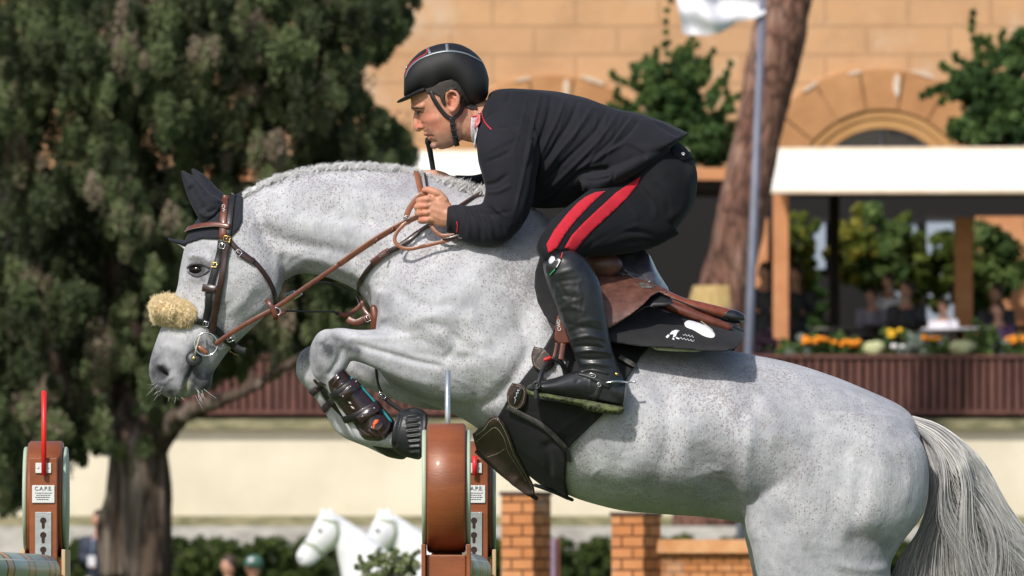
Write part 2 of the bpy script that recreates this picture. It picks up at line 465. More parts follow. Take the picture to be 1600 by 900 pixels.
palace = empty('palace', B(1100, 553, ZF), 'ochre stone-block palace facade with arched openings behind the terrace', 'building')
M_fac = brickmat('ochre_blocks', (.55, .325, .175), (.59, .35, .185), (.51, .30, .165), 130*pm(ZF), 44.5*pm(ZF), .5, .018, .55, .02)
a, b = B(-300, -500, ZF), B(2000, 1400, ZF)
z0 = 0; wl = MB(); wl.box(((a.x+b.x)/2, a.y+.6, (a.z+0)/2), (b.x-a.x, 1.2, a.z)); wl.build('wall', M_fac, palace, False)
M_vous = nmat('orange_voussoir', (.40, .19, .075), (.52, .27, .115), 1.2, .85, .01, 12); M_mould = nmat('ochre_moulding', (.46, .24, .085), (.52, .29, .11), 1.5, .8, .004, 12); M_glassd = mat('dark_window_glass', (.01, .012, .018), .06, spec=.8)
M_palest = nmat('lime_stain', (.60, .46, .33), (.70, .58, .46), 3, .9)
for cx, cy in ((1378, 312), (862, 322)):
    k = pm(ZF); c = B(cx, cy, ZF); c.y -= .0
    def arc(r0, r1, a0, a1, y0, dy, n=10):
        pts = [c+Vector((math.cos(t)*r1*k, y0, math.sin(t)*r1*k)) for t in np.linspace(a0, a1, n)]+[c+Vector((math.cos(t)*r0*k, y0, math.sin(t)*r0*k)) for t in np.linspace(a1, a0, n)]
        return pts, (0, dy, 0)
    nv = 9
    for i in range(nv):
        g0 = math.pi*(i+.02)/nv; g1 = math.pi*(i+.98)/nv
        m = MB(); p, d = arc(141+rng.uniform(0, 1), 205+rng.uniform(-5, 4), g0, g1, -.10-.012*rng.uniform(0, 2), .14); m.prism(p, d); m.build('voussoir', M_vous, palace, False)
    for r0, r1, y in ((128, 140, -.07), (112, 129, -.04)):
        m = MB(); p, d = arc(r0, r1, 0, math.pi, y, .10, 40); m.prism(p, d); m.build('moulding', M_mould, palace, False)
    m = MB(); p, d = arc(0.1, 111, 0, math.pi, -.012, .01, 30); m.prism(p[:30], d); wn = m.build('window', M_glassd, palace, False)
    for t in (.5, .25, .75):
        m = MB(); q = c+Vector((0, -.03, 0)); e = q+Vector((math.cos(math.pi*t)*110*k, 0, math.sin(math.pi*t)*110*k)); m.tube([q, e], .035, 6); m.build('window_frame', mat('dark_frame', (.02, .02, .025), .5), wn)
    for a0, r, w_, h_ in ((.40, 207, 22, 4), (.57, 203, 14, 3), (.46, 180, 6, 20), (.68, 209, 16, 3)):
        q = c+Vector((math.cos(math.pi*a0)*r*k, -.135, math.sin(math.pi*a0)*r*k)); ta = math.pi*a0+math.pi/2
        pp = [q+Vector((math.cos(t)*w_*k*rng.uniform(.7, 1.1), 0, math.sin(t)*h_*k*rng.uniform(.7, 1.1))) for t in np.linspace(0, 2*math.pi, 14)[:-1]]
        pp = [q+Matrix.Rotation(-(ta-math.pi) if h_ < w_ else 0, 3, 'Y') @ (p_-q) for p_ in pp]; MB().prism(pp, (0, .05, 0)).build('lime_stain', M_palest, palace, False)
# ---- terrace: platform, retaining wall, ledges
ZT = 150.0
def band(px0, px1, py0, py1, z, depth, mb=None):
    p, q = B(px0, py0, z), B(px1, py1, z); mb = mb or MB(); return mb.box(((p.x+q.x)/2, p.y+depth/2, (p.z+q.z)/2), (q.x-p.x, depth, p.z-q.z))
M_cream = nmat('cream_plaster', (.60, .545, .42), (.72, .66, .52), .8, .9, .004, 10, det=6); M_moss = nmat('mossy_stone', (.14, .14, .07), (.30, .27, .16), 4, .95, .02, 12, sc=(1, 1, 3)); M_pale = nmat('pale_kerb_stone', (.36, .34, .31), (.55, .52, .47), 3, .9, .01, 12, sc=(1, 1, 2))
wall = band(-300, 2000, 668, 812, ZT, 1.2).build('retaining_wall', M_cream, None, False); root_at(wall, B(400, 812, ZT)); tag(wall, 'long cream plastered retaining wall below the slatted terrace fence', 'wall')
led = band(-300, 2000, 655, 670, ZT-.15, 1.6).build('coping', M_moss, wall, False); led.matrix_parent_inverse = Matrix.Translation(-wall.location)
tag(band(-300, 2000, 806, 824, ZT-.6, 1.8).build('moss_bank', M_moss, None, False), kind='structure')
tag(band(-300, 2000, 822, 1260, 144.5, 6.7).build('pavement', M_pale, None, False), kind='structure')
tag(band(-300, 2000, 560, 662, ZT+.9, 16).build('terrace_floor', nmat('terrace_stone', (.10, .08, .07), (.16, .13, .11), 2, .9), None, False), kind='structure')
M_slat = nmat('red_brown_slat', (.085, .030, .022), (.15, .058, .042), 9, .6, .002, 40, sc=(1, 1, .2)); M_gap = mat('dark_backing', (.016, .010, .009), .9)
fence = empty('slatted_fence', B(1300, 650, ZT), 'long red-brown vertical slat fence planter along the terrace edge, flowers on top', 'fence')
m = MB(); x = -300
while x < 1700:
    jx = rng.uniform(-.4, .4); band(x+jx, x+8+jx, 557, 644+rng.uniform(-.5, .5), ZT+.2+rng.uniform(-.01, .01), .06, m); x += 13
m.build('slats', M_slat, fence, False); band(-300, 1700, 554, 559, ZT+.15, .2).build('top_rail', M_slat, fence, False); band(-300, 1700, 641, 647, ZT+.12, .2).build('bottom_rail', M_slat, fence, False); band(-300, 1700, 559, 642, ZT+.42, .2).build('backing', M_gap, fence, False)
# ---- canopies
M_awn = nmat('white_awning_cloth', (.82, .80, .70), (.86, .84, .75), .5, .8, .004, 2); M_or = nmat('orange_painted_wood', (.48, .20, .085), (.56, .25, .11), 4, .6, .002, 30)
def canopy(x0, x1, y0, y1, slant, label):
    r = empty('awning', B((x0+x1)/2, 553, ZT+1), label, 'awning'); z = ZT-.3
    P = [B(x0+slant, y0, z+1.3), B(x1, y0-2, z+1.3), B(x1, y1, z), B(x0, y1, z)]
    # a cloth sheet with slight sag and scalloped hem, real thickness
    m = MB(); nx, ny = 60, 10; vs = []
    for j in range(ny+1):
        for i in range(nx+1):
            u, v_ = i/nx, j/ny; p = (P[0]*(1-u)+P[1]*u)*(1-v_)+(P[3]*(1-u)+P[2]*u)*v_; p = p+Vector((0, .05*math.sin(u*22)*v_*.4, -.05*math.sin(math.pi*v_)-.02*abs(math.sin(u*9))*v_)); vs.append(p)
    fs = [(j*(nx+1)+i, j*(nx+1)+i+1, (j+1)*(nx+1)+i+1, (j+1)*(nx+1)+i) for j in range(ny) for i in range(nx)]
    k = len(vs); vs2 = vs+[p+Vector((0, .012, -.008)) for p in vs]; m.add(vs2, fs+[tuple(q+k for q in f[::-1]) for f in fs]); m.build('cloth', M_awn, r)
    q0, q1 = B(x0+slant, y0, z+1.35), B(x1, y0-2, z+1.35)
    MB().tube([q0, q1], .05, 8).build('rail', M_palest, r); MB().tube([P[3], P[2]], .03, 8).build('hem_bar', M_palest, r)
    return r
canopy(1193, 1900, 236, 300, 10, 'wide white awning over the terrace at the right, beside the pine trunk'); canopy(622, 1075, 240, 288, 6, 'white awning behind the rider, its left end showing under his chin')
# timber pavilion: roof slab, beam, posts, back wall with windows
pav = empty('pavilion', B(1350, 553, ZT+4), 'dark open terrace pavilion with orange posts and grey windows under the awnings', 'pavilion')
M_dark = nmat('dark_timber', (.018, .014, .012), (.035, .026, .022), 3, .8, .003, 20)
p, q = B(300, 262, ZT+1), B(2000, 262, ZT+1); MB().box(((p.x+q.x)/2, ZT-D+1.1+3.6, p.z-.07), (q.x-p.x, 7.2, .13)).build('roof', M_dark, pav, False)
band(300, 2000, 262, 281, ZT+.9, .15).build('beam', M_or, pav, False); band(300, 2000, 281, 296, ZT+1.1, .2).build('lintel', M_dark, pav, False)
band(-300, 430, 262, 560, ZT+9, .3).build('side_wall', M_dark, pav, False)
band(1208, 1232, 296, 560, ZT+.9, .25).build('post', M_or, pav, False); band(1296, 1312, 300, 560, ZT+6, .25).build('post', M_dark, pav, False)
band(430, 2000, 262, 560, ZT+12, .3).build('back_wall', mat('recess_shade_black', (.006, .005, .005), .9), pav, False)  # near-black colour makes the sunlit back wall read as deep shade
M_win = mat('pale_window_glass', (.19, .23, .28), .3, spec=.6); M_win.node_tree.nodes['Principled BSDF'].inputs['Base Color'].default_value = (.34, .40, .48, 1)
for x0, x1, y0, y1 in ((1388, 1433, 348, 470), (1448, 1490, 343, 500), (1272, 1290, 345, 420), (640, 690, 320, 500)):
    wn = band(x0, x1, y0, y1, ZT+11.9, .08).build('window', M_win, pav, False); band(x0-3, x1+3, y0-4, y0-1, ZT+11.85, .08).build('frame', M_dark, wn, False)
M_orin = nmat('orange_inner_wall', (.50, .20, .08), (.66, .32, .15), 1.5, .8)
band(1492, 1520, 340, 560, ZT+3, .4).build('post', M_orin, pav, False); band(1524, 1760, 338, 560, ZT+11.6, .1).build('side_panel', M_orin, pav, False); band(1170, 1200, 340, 560, ZT+11.6, .1).build('side_panel', M_orin, pav, False)
# ---- plants
M_leafg = leafmat('shrub_leaf', [(0, (.028, .065, .018)), (.5, (.075, .145, .04)), (1, (.19, .27, .08))]); M_leafy = leafmat('yellow_green_leaf', [(0, (.06, .10, .02)), (.6, (.20, .26, .05)), (1, (.46, .40, .07))], .45)
def plant(name, label, cat, px, py, z, w_, h_, n, per=60, m=None, tone=(.2, .8), size=(.03, .06), group=None, stems=3, blobs=None, sprigs=(), loose=0):
    k = pm(z); r = empty(name, B(px, py+h_/2, z), label, cat, group); cl = []
    n = int(n*(3.2 if loose else 2.0))
    for i in range(n):
        if blobs: bx, by, bw, bh = blobs[i % len(blobs)]
        else: bx, by, bw, bh = px, py, w_/2, h_/2
        a = rng.uniform(0, 2*math.pi); rr = math.sqrt(rng.uniform(0, 1))*rng.choice([.8, 1, 1, 1.2, 1.4]); q = B(bx+math.cos(a)*rr*bw, by+math.sin(a)*rr*bh, z); cr = rng.uniform(.12, .34)*min(w_, h_)*k*.5
        if loose: q = B(bx+rng.normal(0, .55)*bw, by+rng.normal(0, .55)*bh, z); cr = rng.uniform(.05, .15)*min(w_, h_)*k*.5
        cl.append((q.x, q.y+rng.uniform(-.4, .4)*min(w_, h_)*k, q.z, cr*1.1, cr, cr*1.1, rng.uniform(*tone)))
    for (x0, y0, x1, y1, wd) in sprigs:
        for t in np.linspace(0, 1, 7):
            q = B(x0+(x1-x0)*t+4*math.sin(t*7), y0+(y1-y0)*t, z); wd2 = wd*(.6 if loose else 1); cl.append((q.x+rng.normal(0, .3)*wd2*k, q.y, q.z, wd2*k*(1.1-t*.6), wd2*k*.6, wd2*k*(1.3-t*.5), rng.uniform(.3, .95)))
    leaves(cl, m or M_leafg, 'foliage', r, size, per)
    for i in range(stems):
        s = MB(); a = B(px+rng.uniform(-.1, .1)*w_, py+h_/2, z); b = B(px+rng.uniform(-.3, .3)*w_, py-h_*.2, z); s.tube([a, (a+b)/2+Vector((rng.uniform(-.02, .02), 0, 0)), b], [.02*h_/60, .015*h_/60, .005*h_/60], 6); s.build('stem', M_stem, r)
    return r
M_stem = nmat('green_stem', (.06, .05, .03), (.12, .10, .05), 30)
plant('climbing_shrub', 'dense green shrub against the ochre facade, between the rider\'s back and the pine trunk', 'shrub', 1050, 180, ZF-2.5, 190, 170, 110, 100, tone=(.0, .85), loose=1, size=(.03, .06), stems=4,
      blobs=[(1045, 200, 55, 45), (1075, 150, 38, 45), (1005, 195, 42, 34), (1105, 215, 38, 40), (1030, 135, 28, 34), (1060, 235, 75, 25)], sprigs=[(1020, 130, 1005, 90, 8), (1090, 120, 1105, 95, 8), (1055, 110, 1060, 75, 8), (1120, 180, 1150, 150, 9), (1110, 160, 1130, 120, 8), (980, 170, 962, 140, 8), (970, 200, 948, 205, 8), (1065, 110, 1078, 60, 7), (1130, 210, 1152, 190, 9), (1000, 140, 955, 115, 9), (1010, 120, 1035, 70, 9), (1075, 120, 1085, 70, 9), (1100, 130, 1112, 80, 8), (1128, 190, 1140, 100, 11), (1040, 100, 1045, 0, 5), (985, 175, 950, 165, 10)])
plant('flowering_shrub', 'dark green flowering shrub with long shoots above the white awning, at the top right', 'shrub', 1550, 160, ZF-6, 200, 190, 110, 100, tone=(.0, .7), loose=1, size=(.03, .06), stems=4,
      blobs=[(1560, 175, 52, 45), (1595, 125, 40, 50), (1525, 135, 32, 24), (1600, 200, 60, 40), (1540, 200, 40, 25)], sprigs=[(1500, 130, 1455, 142, 9), (1510, 145, 1465, 160, 9), (1575, 90, 1562, 50, 8), (1600, 80, 1608, 40, 8), (1545, 110, 1550, 75, 8), (1515, 180, 1480, 200, 9), (1520, 110, 1490, 85, 8), (1530, 100, 1520, 20, 9), (1525, 95, 1530, 60, 11), (1560, 100, 1542, 60, 10), (1590, 90, 1590, 50, 12), (1490, 130, 1440, 150, 12), (1500, 120, 1470, 100, 9)])
# plants on the terrace, behind the fence and inside the pavilion
for i, (px, py, w_, h_, mm, tn) in enumerate([(1252, 400, 40, 130, 'y', (.3, .8)), (1330, 385, 60, 90, 'y', (.4, 1)), (1375, 400, 80, 110, 'g', (.6, 1)), (1420, 410, 70, 110, 'y', (.1, .6)), (1480, 420, 70, 110, 'y', (.1, .5)), (1555, 410, 90, 90, 'g', (.5, 1)), (1262, 480, 50, 120, 'g', (.2, .6)), (1530, 470, 50, 60, 'g', (.5, .9))]):
    plant('potted_tree', ['slim yellow-green bush right of the orange post', 'bright yellow-leaved bush in the middle of the pavilion', 'feathery green bush before the first grey window', 'olive green bush between the two grey windows', 'olive green bush below the tall grey window', 'leafy green bush before the orange inner wall', 'dark green bush at the foot of the orange post', 'low green bush right of the seated group'][i], 'bush', px, py, ZT+9.2+i*.25, w_, h_, 34, 100, M_leafy if mm == 'y' else M_leafg, tn, (.03, .07), stems=2)
M_petal = {}
def petal(n_, c): 
    if n_ not in M_petal: M_petal[n_] = nmat(n_, c, tuple(min(1, x*1.25) for x in c), 30, .6)
    return M_petal[n_]
FLW = [(1285,540,80,26,'orange',(.75,.25,.01),9,'broad orange flower clump, leftmost on the fence'), (1332,543,44,24,'orange',(.75,.25,.01),6,'small orange flower clump left of the first cream cabbage'), (1368,543,34,24,'cream',(.62,.62,.34),1,'cream ornamental cabbage, left of the two on the fence'), (1396,532,34,38,'yellow',(.70,.42,.02),5,'taller yellow flower clump right of the first cream cabbage'), (1404,546,22,14,'white',(.7,.68,.72),4,'tiny white flowers under the yellow clump'),
       (1427,536,40,38,'silver',None,0,'silvery grey feathery plant in the middle of the flower row'), (1458,538,34,24,'orange',(.75,.28,.01),4,'small orange flower clump before the seated white-clad guest'), (1503,543,38,24,'cream',(.62,.62,.34),1,'cream ornamental cabbage, right of the two on the fence'), (1535,528,50,52,'green',None,0,'tall dark green plant between cream cabbage and silver plant'), (1566,540,22,28,'silver',None,0,'narrow silvery plant near the right end of the fence'), (1588,538,44,30,'orange',(.80,.30,.01),7,'orange flower clump at the far right end of the fence'),
       (1250,542,36,28,'silver',None,0,'silver-leaved plant left of the broad orange clump'), (1238,545,40,26,'green',None,0,'bright green bushy plant right of the foot of the orange post'), (1195,535,34,40,'purple',None,0,'dark purple plant beside the flagpole'), (1475,549,26,12,'green',None,0,'low green plant beside the right cream cabbage')]
M_silver = leafmat('silver_leaf', [(0, (.12, .17, .14)), (1, (.38, .44, .38))]); M_purp = leafmat('purple_leaf', [(0, (.02, .012, .02)), (1, (.07, .03, .06))])
for px, py, w_, h_, kind, c, nf, lab in FLW:
    mm = {'silver': M_silver, 'purple': M_purp}.get(kind, M_leafg); z = ZT+.45
    r = plant('flower_clump' if nf else 'border_plant', lab, 'flowers' if nf else 'plant', px, py+6, z, w_*1.1, h_*1.15, max(8, int(w_/3)), 60, mm, (.4, .95), (.02, .04), 'flowers planted along the fence top', 0)
    if nf == 1:
        m = MB(); q = B(px, py, z-.12); m.ball(q, (w_*.5*pm(z), .12, h_*.48*pm(z)), n=16); me = mesh(m.v, m.f); v = verts(me); n = normals(me); v += n*(fnoise(v, 24, 5)*.035+fnoise(v, 60, 6)*.02)[:, None]; setverts(me, v); link('flower_head', me, petal('cream_petal', (.42, .44, .24)), r)
    elif nf:
        for i in range(int(nf*1.6)):
            q = B(px+rng.uniform(-.42, .42)*w_, py-h_*.28+rng.uniform(-.16, .16)*h_, z-.12+rng.uniform(-.05, .05)); s = rng.uniform(3.5, 6)*pm(z)
            MB().ball(q, (s, s, s*.75), n=10).build('flower_head', petal(kind+'_petal', c), r)
for i, x in enumerate((1215, 1268, 1308, 1350, 1385, 1440, 1480, 1520, 1548, 1575)):
    plant('border_plant', 'low green plant '+['at the foot of the orange post', 'just left of the broad orange clump', 'between the two left orange clumps', 'left of the left cream cabbage', 'right of the left cream cabbage', 'right of the silvery feathery plant', 'left of the right cream cabbage', 'right of the right cream cabbage', 'under the tall dark green plant', 'between the narrow silvery plant and far right orange clump'][i], 'plant', x, 546, ZT+.75, 34, 26+6*(i % 3), 8, 46, M_leafg, (.3, .95), (.02, .045), 'green filler plants along the fence top', 0)
# ---- pine trunk
def trunk_mesh(rows, z, seed=1, sub=10, n=48, amp=.03, fr=6):
    R = catmull(rows, sub); vs = []; k = pm(z)
    for i, (x, y, w_) in enumerate(R):
        c = B(x, y, z)
        for j in range(n):
            a = 2*math.pi*j/n; vs.append((c.x+math.cos(a)*w_/2*k, c.y+math.sin(a)*w_/2*k, c.z))
    N = len(R); fs = [(i*n+j, (i+1)*n+j, (i+1)*n+(j+1) % n, i*n+(j+1) % n) for i in range(N-1) for j in range(n)]+[tuple(range(n)), tuple(range((N-1)*n, N*n))[::-1]]
    me = mesh(vs, fs); v = verts(me); nn = normals(me)
    d = fnoise(v*np.array([1, 1, .3]), fr, seed)*amp+np.abs(fnoise(v*np.array([1, 1, .4]), fr*2.6, seed+1))*amp*.6; setverts(me, v+nn*d[:, None]*np.array([1, 1, .2])); return me
def barkmat(name, a, b_, c, sc, st=.35):
    m = mat(name, a, .95, spec=.15); g = NG(m); vo = g.n('ShaderNodeTexVoronoi', feature='DISTANCE_TO_EDGE'); vo.inputs['Scale'].default_value = sc; wn = g.n('ShaderNodeTexNoise'); wn.inputs['Scale'].default_value = 2.5; wn.inputs['Detail'].default_value = 4; g.l(g.co((1, 1, st)), wn.inputs['Vector']); g.l(g.mixc(.35, g.co((1, 1, st)), wn.outputs['Color'], 'ADD'), vo.inputs['Vector'])
    nn = g.noise(sc*.5, 6, .7, (1, 1, st)); cc = g.ramp(nn, [(.3, a), (.5, b_), (.7, c)]); e = g.ramp(vo.outputs['Distance'], [(0, (.35, .35, .35)), (.14, (1, 1, 1))]); g.col(g.mixc(1, cc, e, 'MULTIPLY')); g.nrm(g.bump(vo.outputs['Distance'], .06, 1, g.bump(g.noise(sc*4, 3, .6, (1, 1, .4)), .02))); return m
pine = empty('pine_tree', B(1104, 822, 146), 'leaning reddish-barked pine trunk left of the flagpole', 'tree')
link('trunk', trunk_mesh([(1240,-60,72),(1222,40,76),(1203,120,75),(1185,200,74),(1167,290,78),(1150,370,80),(1132,440,84),(1120,520,90),(1110,640,96),(1104,824,104)], 146, 4, amp=.04, fr=7), barkmat('pine_bark', (.08, .042, .032), (.22, .115, .085), (.36, .24, .19), 7), pine)
wr = trunk_mesh([(1130,447,92),(1126,462,93),(1122,480,94),(1119,492,94)], 146, 9, amp=.008); link('straw_wrap', wr, nmat('straw', (.36, .24, .09), (.52, .38, .17), 30, .9, .004, 80, sc=(1, 1, .2)), pine)
# ---- flagpole and flag
fp = empty('flagpole', Vector((B(1155, 900, 140).x, 140-D, 0)), 'tall blue-grey flagpole with white flag in front of the pine trunk', 'flagpole')
a, b = B(1193.5, -60, 140), B(1169, 560, 140); cdir = (b-a); gnd = a+cdir*(1120/620); k = pm(140)
MB().tube([a, b, gnd], [5.5*k, 7*k, 8*k], 16).build('pole', nmat('blue_grey_paint', (.12, .13, .18), (.17, .18, .24), 3, .45, .0), fp)
m = MB(); nx, ny = 40, 24; vs = []
for j in range(ny+1):
    for i in range(nx+1):
        u, t = i/nx, j/ny; x = 1192-u*130; y = -70+t*(128-42*math.sin(u*1.45)**2 if False else 118)+(1-u)*0-u*(-6); low = [(0, 20), (.2, 30), (.45, 44), (.75, 58), (1, 50)]; yb = float(np.interp(u, [q[0] for q in low], [q[1] for q in low])); y = -90+(yb+90)*t+3*math.sin(u*14)*t
        p = B(x+4*math.sin(t*8), y, 140); p.y += .12*math.sin(u*13+t*3)*(.3+u)+.06*math.sin(t*17+u*5); vs.append(p)
fs = [(j*(nx+1)+i, j*(nx+1)+i+1, (j+1)*(nx+1)+i+1, (j+1)*(nx+1)+i) for j in range(ny) for i in range(nx)]; k2 = len(vs); m.add(vs+[p+Vector((0, .006, 0)) for p in vs], fs+[tuple(q+k2 for q in f[::-1]) for f in fs]); m.build('flag', nmat('white_flag_cloth', (.70, .70, .76), (.78, .78, .84), 2, .8), fp)
# ---- big cypress on the left
ZC = 118.0; kc = pm(ZC)
tree = empty('cypress_tree', Vector((B(225, 900, ZC).x, ZC-D, 0)), 'huge dark shaggy cypress filling the left, gnarled grey-brown trunk below', 'tree')
M_bark = barkmat('cypress_bark', (.025, .017, .013), (.11, .078, .06), (.34, .29, .25), 6, .10)
tk = MB()
def tl(rows, Y=0): 
    R = catmull(rows, 5); tk.tube([B(x, y, ZC+dy) for x, y, dy, r in R], [r*kc for x, y, dy, r in R], 20)
tl([(210,1140,0,66),(212,980,0,56),(218,900,0,50),(220,820,0,46),(222,760,0,46),(215,690,0,44),(205,600,.4,36),(195,480,1.2,26),(190,300,1.6,18),(190,100,1.6,12)])
tl([(238,900,-.15,26),(244,820,-.15,24),(246,740,-.15,20),(240,660,-.1,20),(262,600,.5,18),(285,560,1,13),(300,480,1.4,10)]); tl([(190,900,-.2,24),(186,830,-.2,22),(196,770,-.2,20),(190,700,-.1,18)])
tl([(245,700,-.2,20),(275,655,-.6,15),(330,630,-1,12),(385,610,-1.2,10),(430,582,-1.2,8),(480,552,-1.2,6)]); tl([(385,610,-1.2,7),(395,570,-1.2,5),(390,530,-1.1,4)]); tl([(215,720,0,20),(180,690,.2,15),(140,650,.4,13),(90,560,.5,11),(50,440,.6,8)]); tl([(225,640,0,18),(280,520,.5,15),(350,420,1,12),(430,330,1,9),(520,240,1,6)]); tl([(200,560,1,14),(150,420,1.5,11),(110,280,1.6,9)])
tme = fuse(tk, .03, 3); v = verts(tme); n = normals(tme); d = fnoise(v*np.array([1, 1, .22]), 11, 3)*.035+np.abs(fnoise(v*np.array([1, 1, .2]), 26, 5))*.03; setverts(tme, v+n*d[:, None]*np.array([1, 1, .3])); link('trunk', tme, M_bark, tree)
outl = [(-60,-60),(640,-60),(628,-10),(622,30),(605,62),(585,85),(560,85),(545,110),(562,150),(585,190),(615,205),(632,238),(605,262),(612,400),(596,540),(520,556),(440,566),(400,572),(330,592),(300,560),(270,600),(250,640),(232,670),(200,690),(170,700),(150,690),(100,722),(60,735),(40,770),(10,785),(-60,760)]
cl = []; OA = np.array(outl); mass = []
while len(mass) < 250:
    x, y = rng.uniform(-50, 635), rng.uniform(-60, 770)
    if inpoly(np.array([(x, y)]), outl)[0]: mass.append((x, y, rng.uniform(-1, 1), rng.uniform(0, 1), rng.uniform(18, 34)))
for mx, my, md, mt, ms in mass:
    ed = min(1, max(0, (640-mx)/500)); dy = md*(1.1+1.2*ed)
    for k in range(9):
        x = mx+rng.normal(0, ms*.62); y = my+rng.normal(0, ms*1.05)
        if not inpoly(np.array([(x, y)]), outl)[0]: continue
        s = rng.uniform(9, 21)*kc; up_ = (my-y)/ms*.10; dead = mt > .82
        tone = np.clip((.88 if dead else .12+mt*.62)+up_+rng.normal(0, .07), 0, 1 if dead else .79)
        q = B(x, y, ZC+dy+rng.normal(0, .22)); cl.append((q.x, q.y, q.z, s*.85, s*.85, s*1.55, tone))
for i in range(900):  # inner fill clumps, toned darker to imitate the shaded inside of the crown
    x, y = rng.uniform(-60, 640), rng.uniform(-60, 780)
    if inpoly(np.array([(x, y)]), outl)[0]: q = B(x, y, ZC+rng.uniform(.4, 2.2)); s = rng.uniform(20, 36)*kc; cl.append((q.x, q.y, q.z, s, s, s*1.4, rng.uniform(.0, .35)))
for i in range(190):   # dark ragged fringe
    k = rng.integers(len(outl)-1); a_ = np.array(outl[k]); b_ = np.array(outl[k+1]); q2 = a_+(b_-a_)*rng.uniform(0, 1)+rng.normal(0, 9, 2); q = B(q2[0], q2[1], ZC+rng.uniform(-.6, .9)); s = rng.uniform(6, 15)*kc; cl.append((q.x, q.y, q.z, s, s, s*1.5, rng.uniform(.1, .7)))
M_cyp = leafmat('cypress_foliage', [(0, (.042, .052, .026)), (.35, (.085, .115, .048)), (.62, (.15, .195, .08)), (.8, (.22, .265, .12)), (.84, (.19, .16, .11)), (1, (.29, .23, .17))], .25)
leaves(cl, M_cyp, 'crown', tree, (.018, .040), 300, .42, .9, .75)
# ---- hedge
hd = empty('hedge', B(500, 1100, 141), 'clipped dark green hedge running along the foot of the pavement', 'hedge')
cl = []
for i in range(1300):
    x = rng.uniform(60, 1700); y = 846+rng.uniform(0, 1)**1.3*90+rng.normal(0, 2); q = B(x, y, 141+rng.uniform(-.1, .8)); s = rng.uniform(7, 12)*pm(141); cl.append((q.x, q.y, q.z, s*1.2, s, s, rng.uniform(.1, .8)))
leaves(cl, leafmat('hedge_leaf', [(0, (.03, .05, .012)), (.6, (.075, .11, .025)), (1, (.15, .18, .05))]), 'foliage', hd, (.02, .04), 90)
band(60, 1700, 858, 1240, 141.4, .8).build('inner_twigs', nmat('hedge_core', (.018, .028, .010), (.03, .045, .016), 6, .95), hd, False)
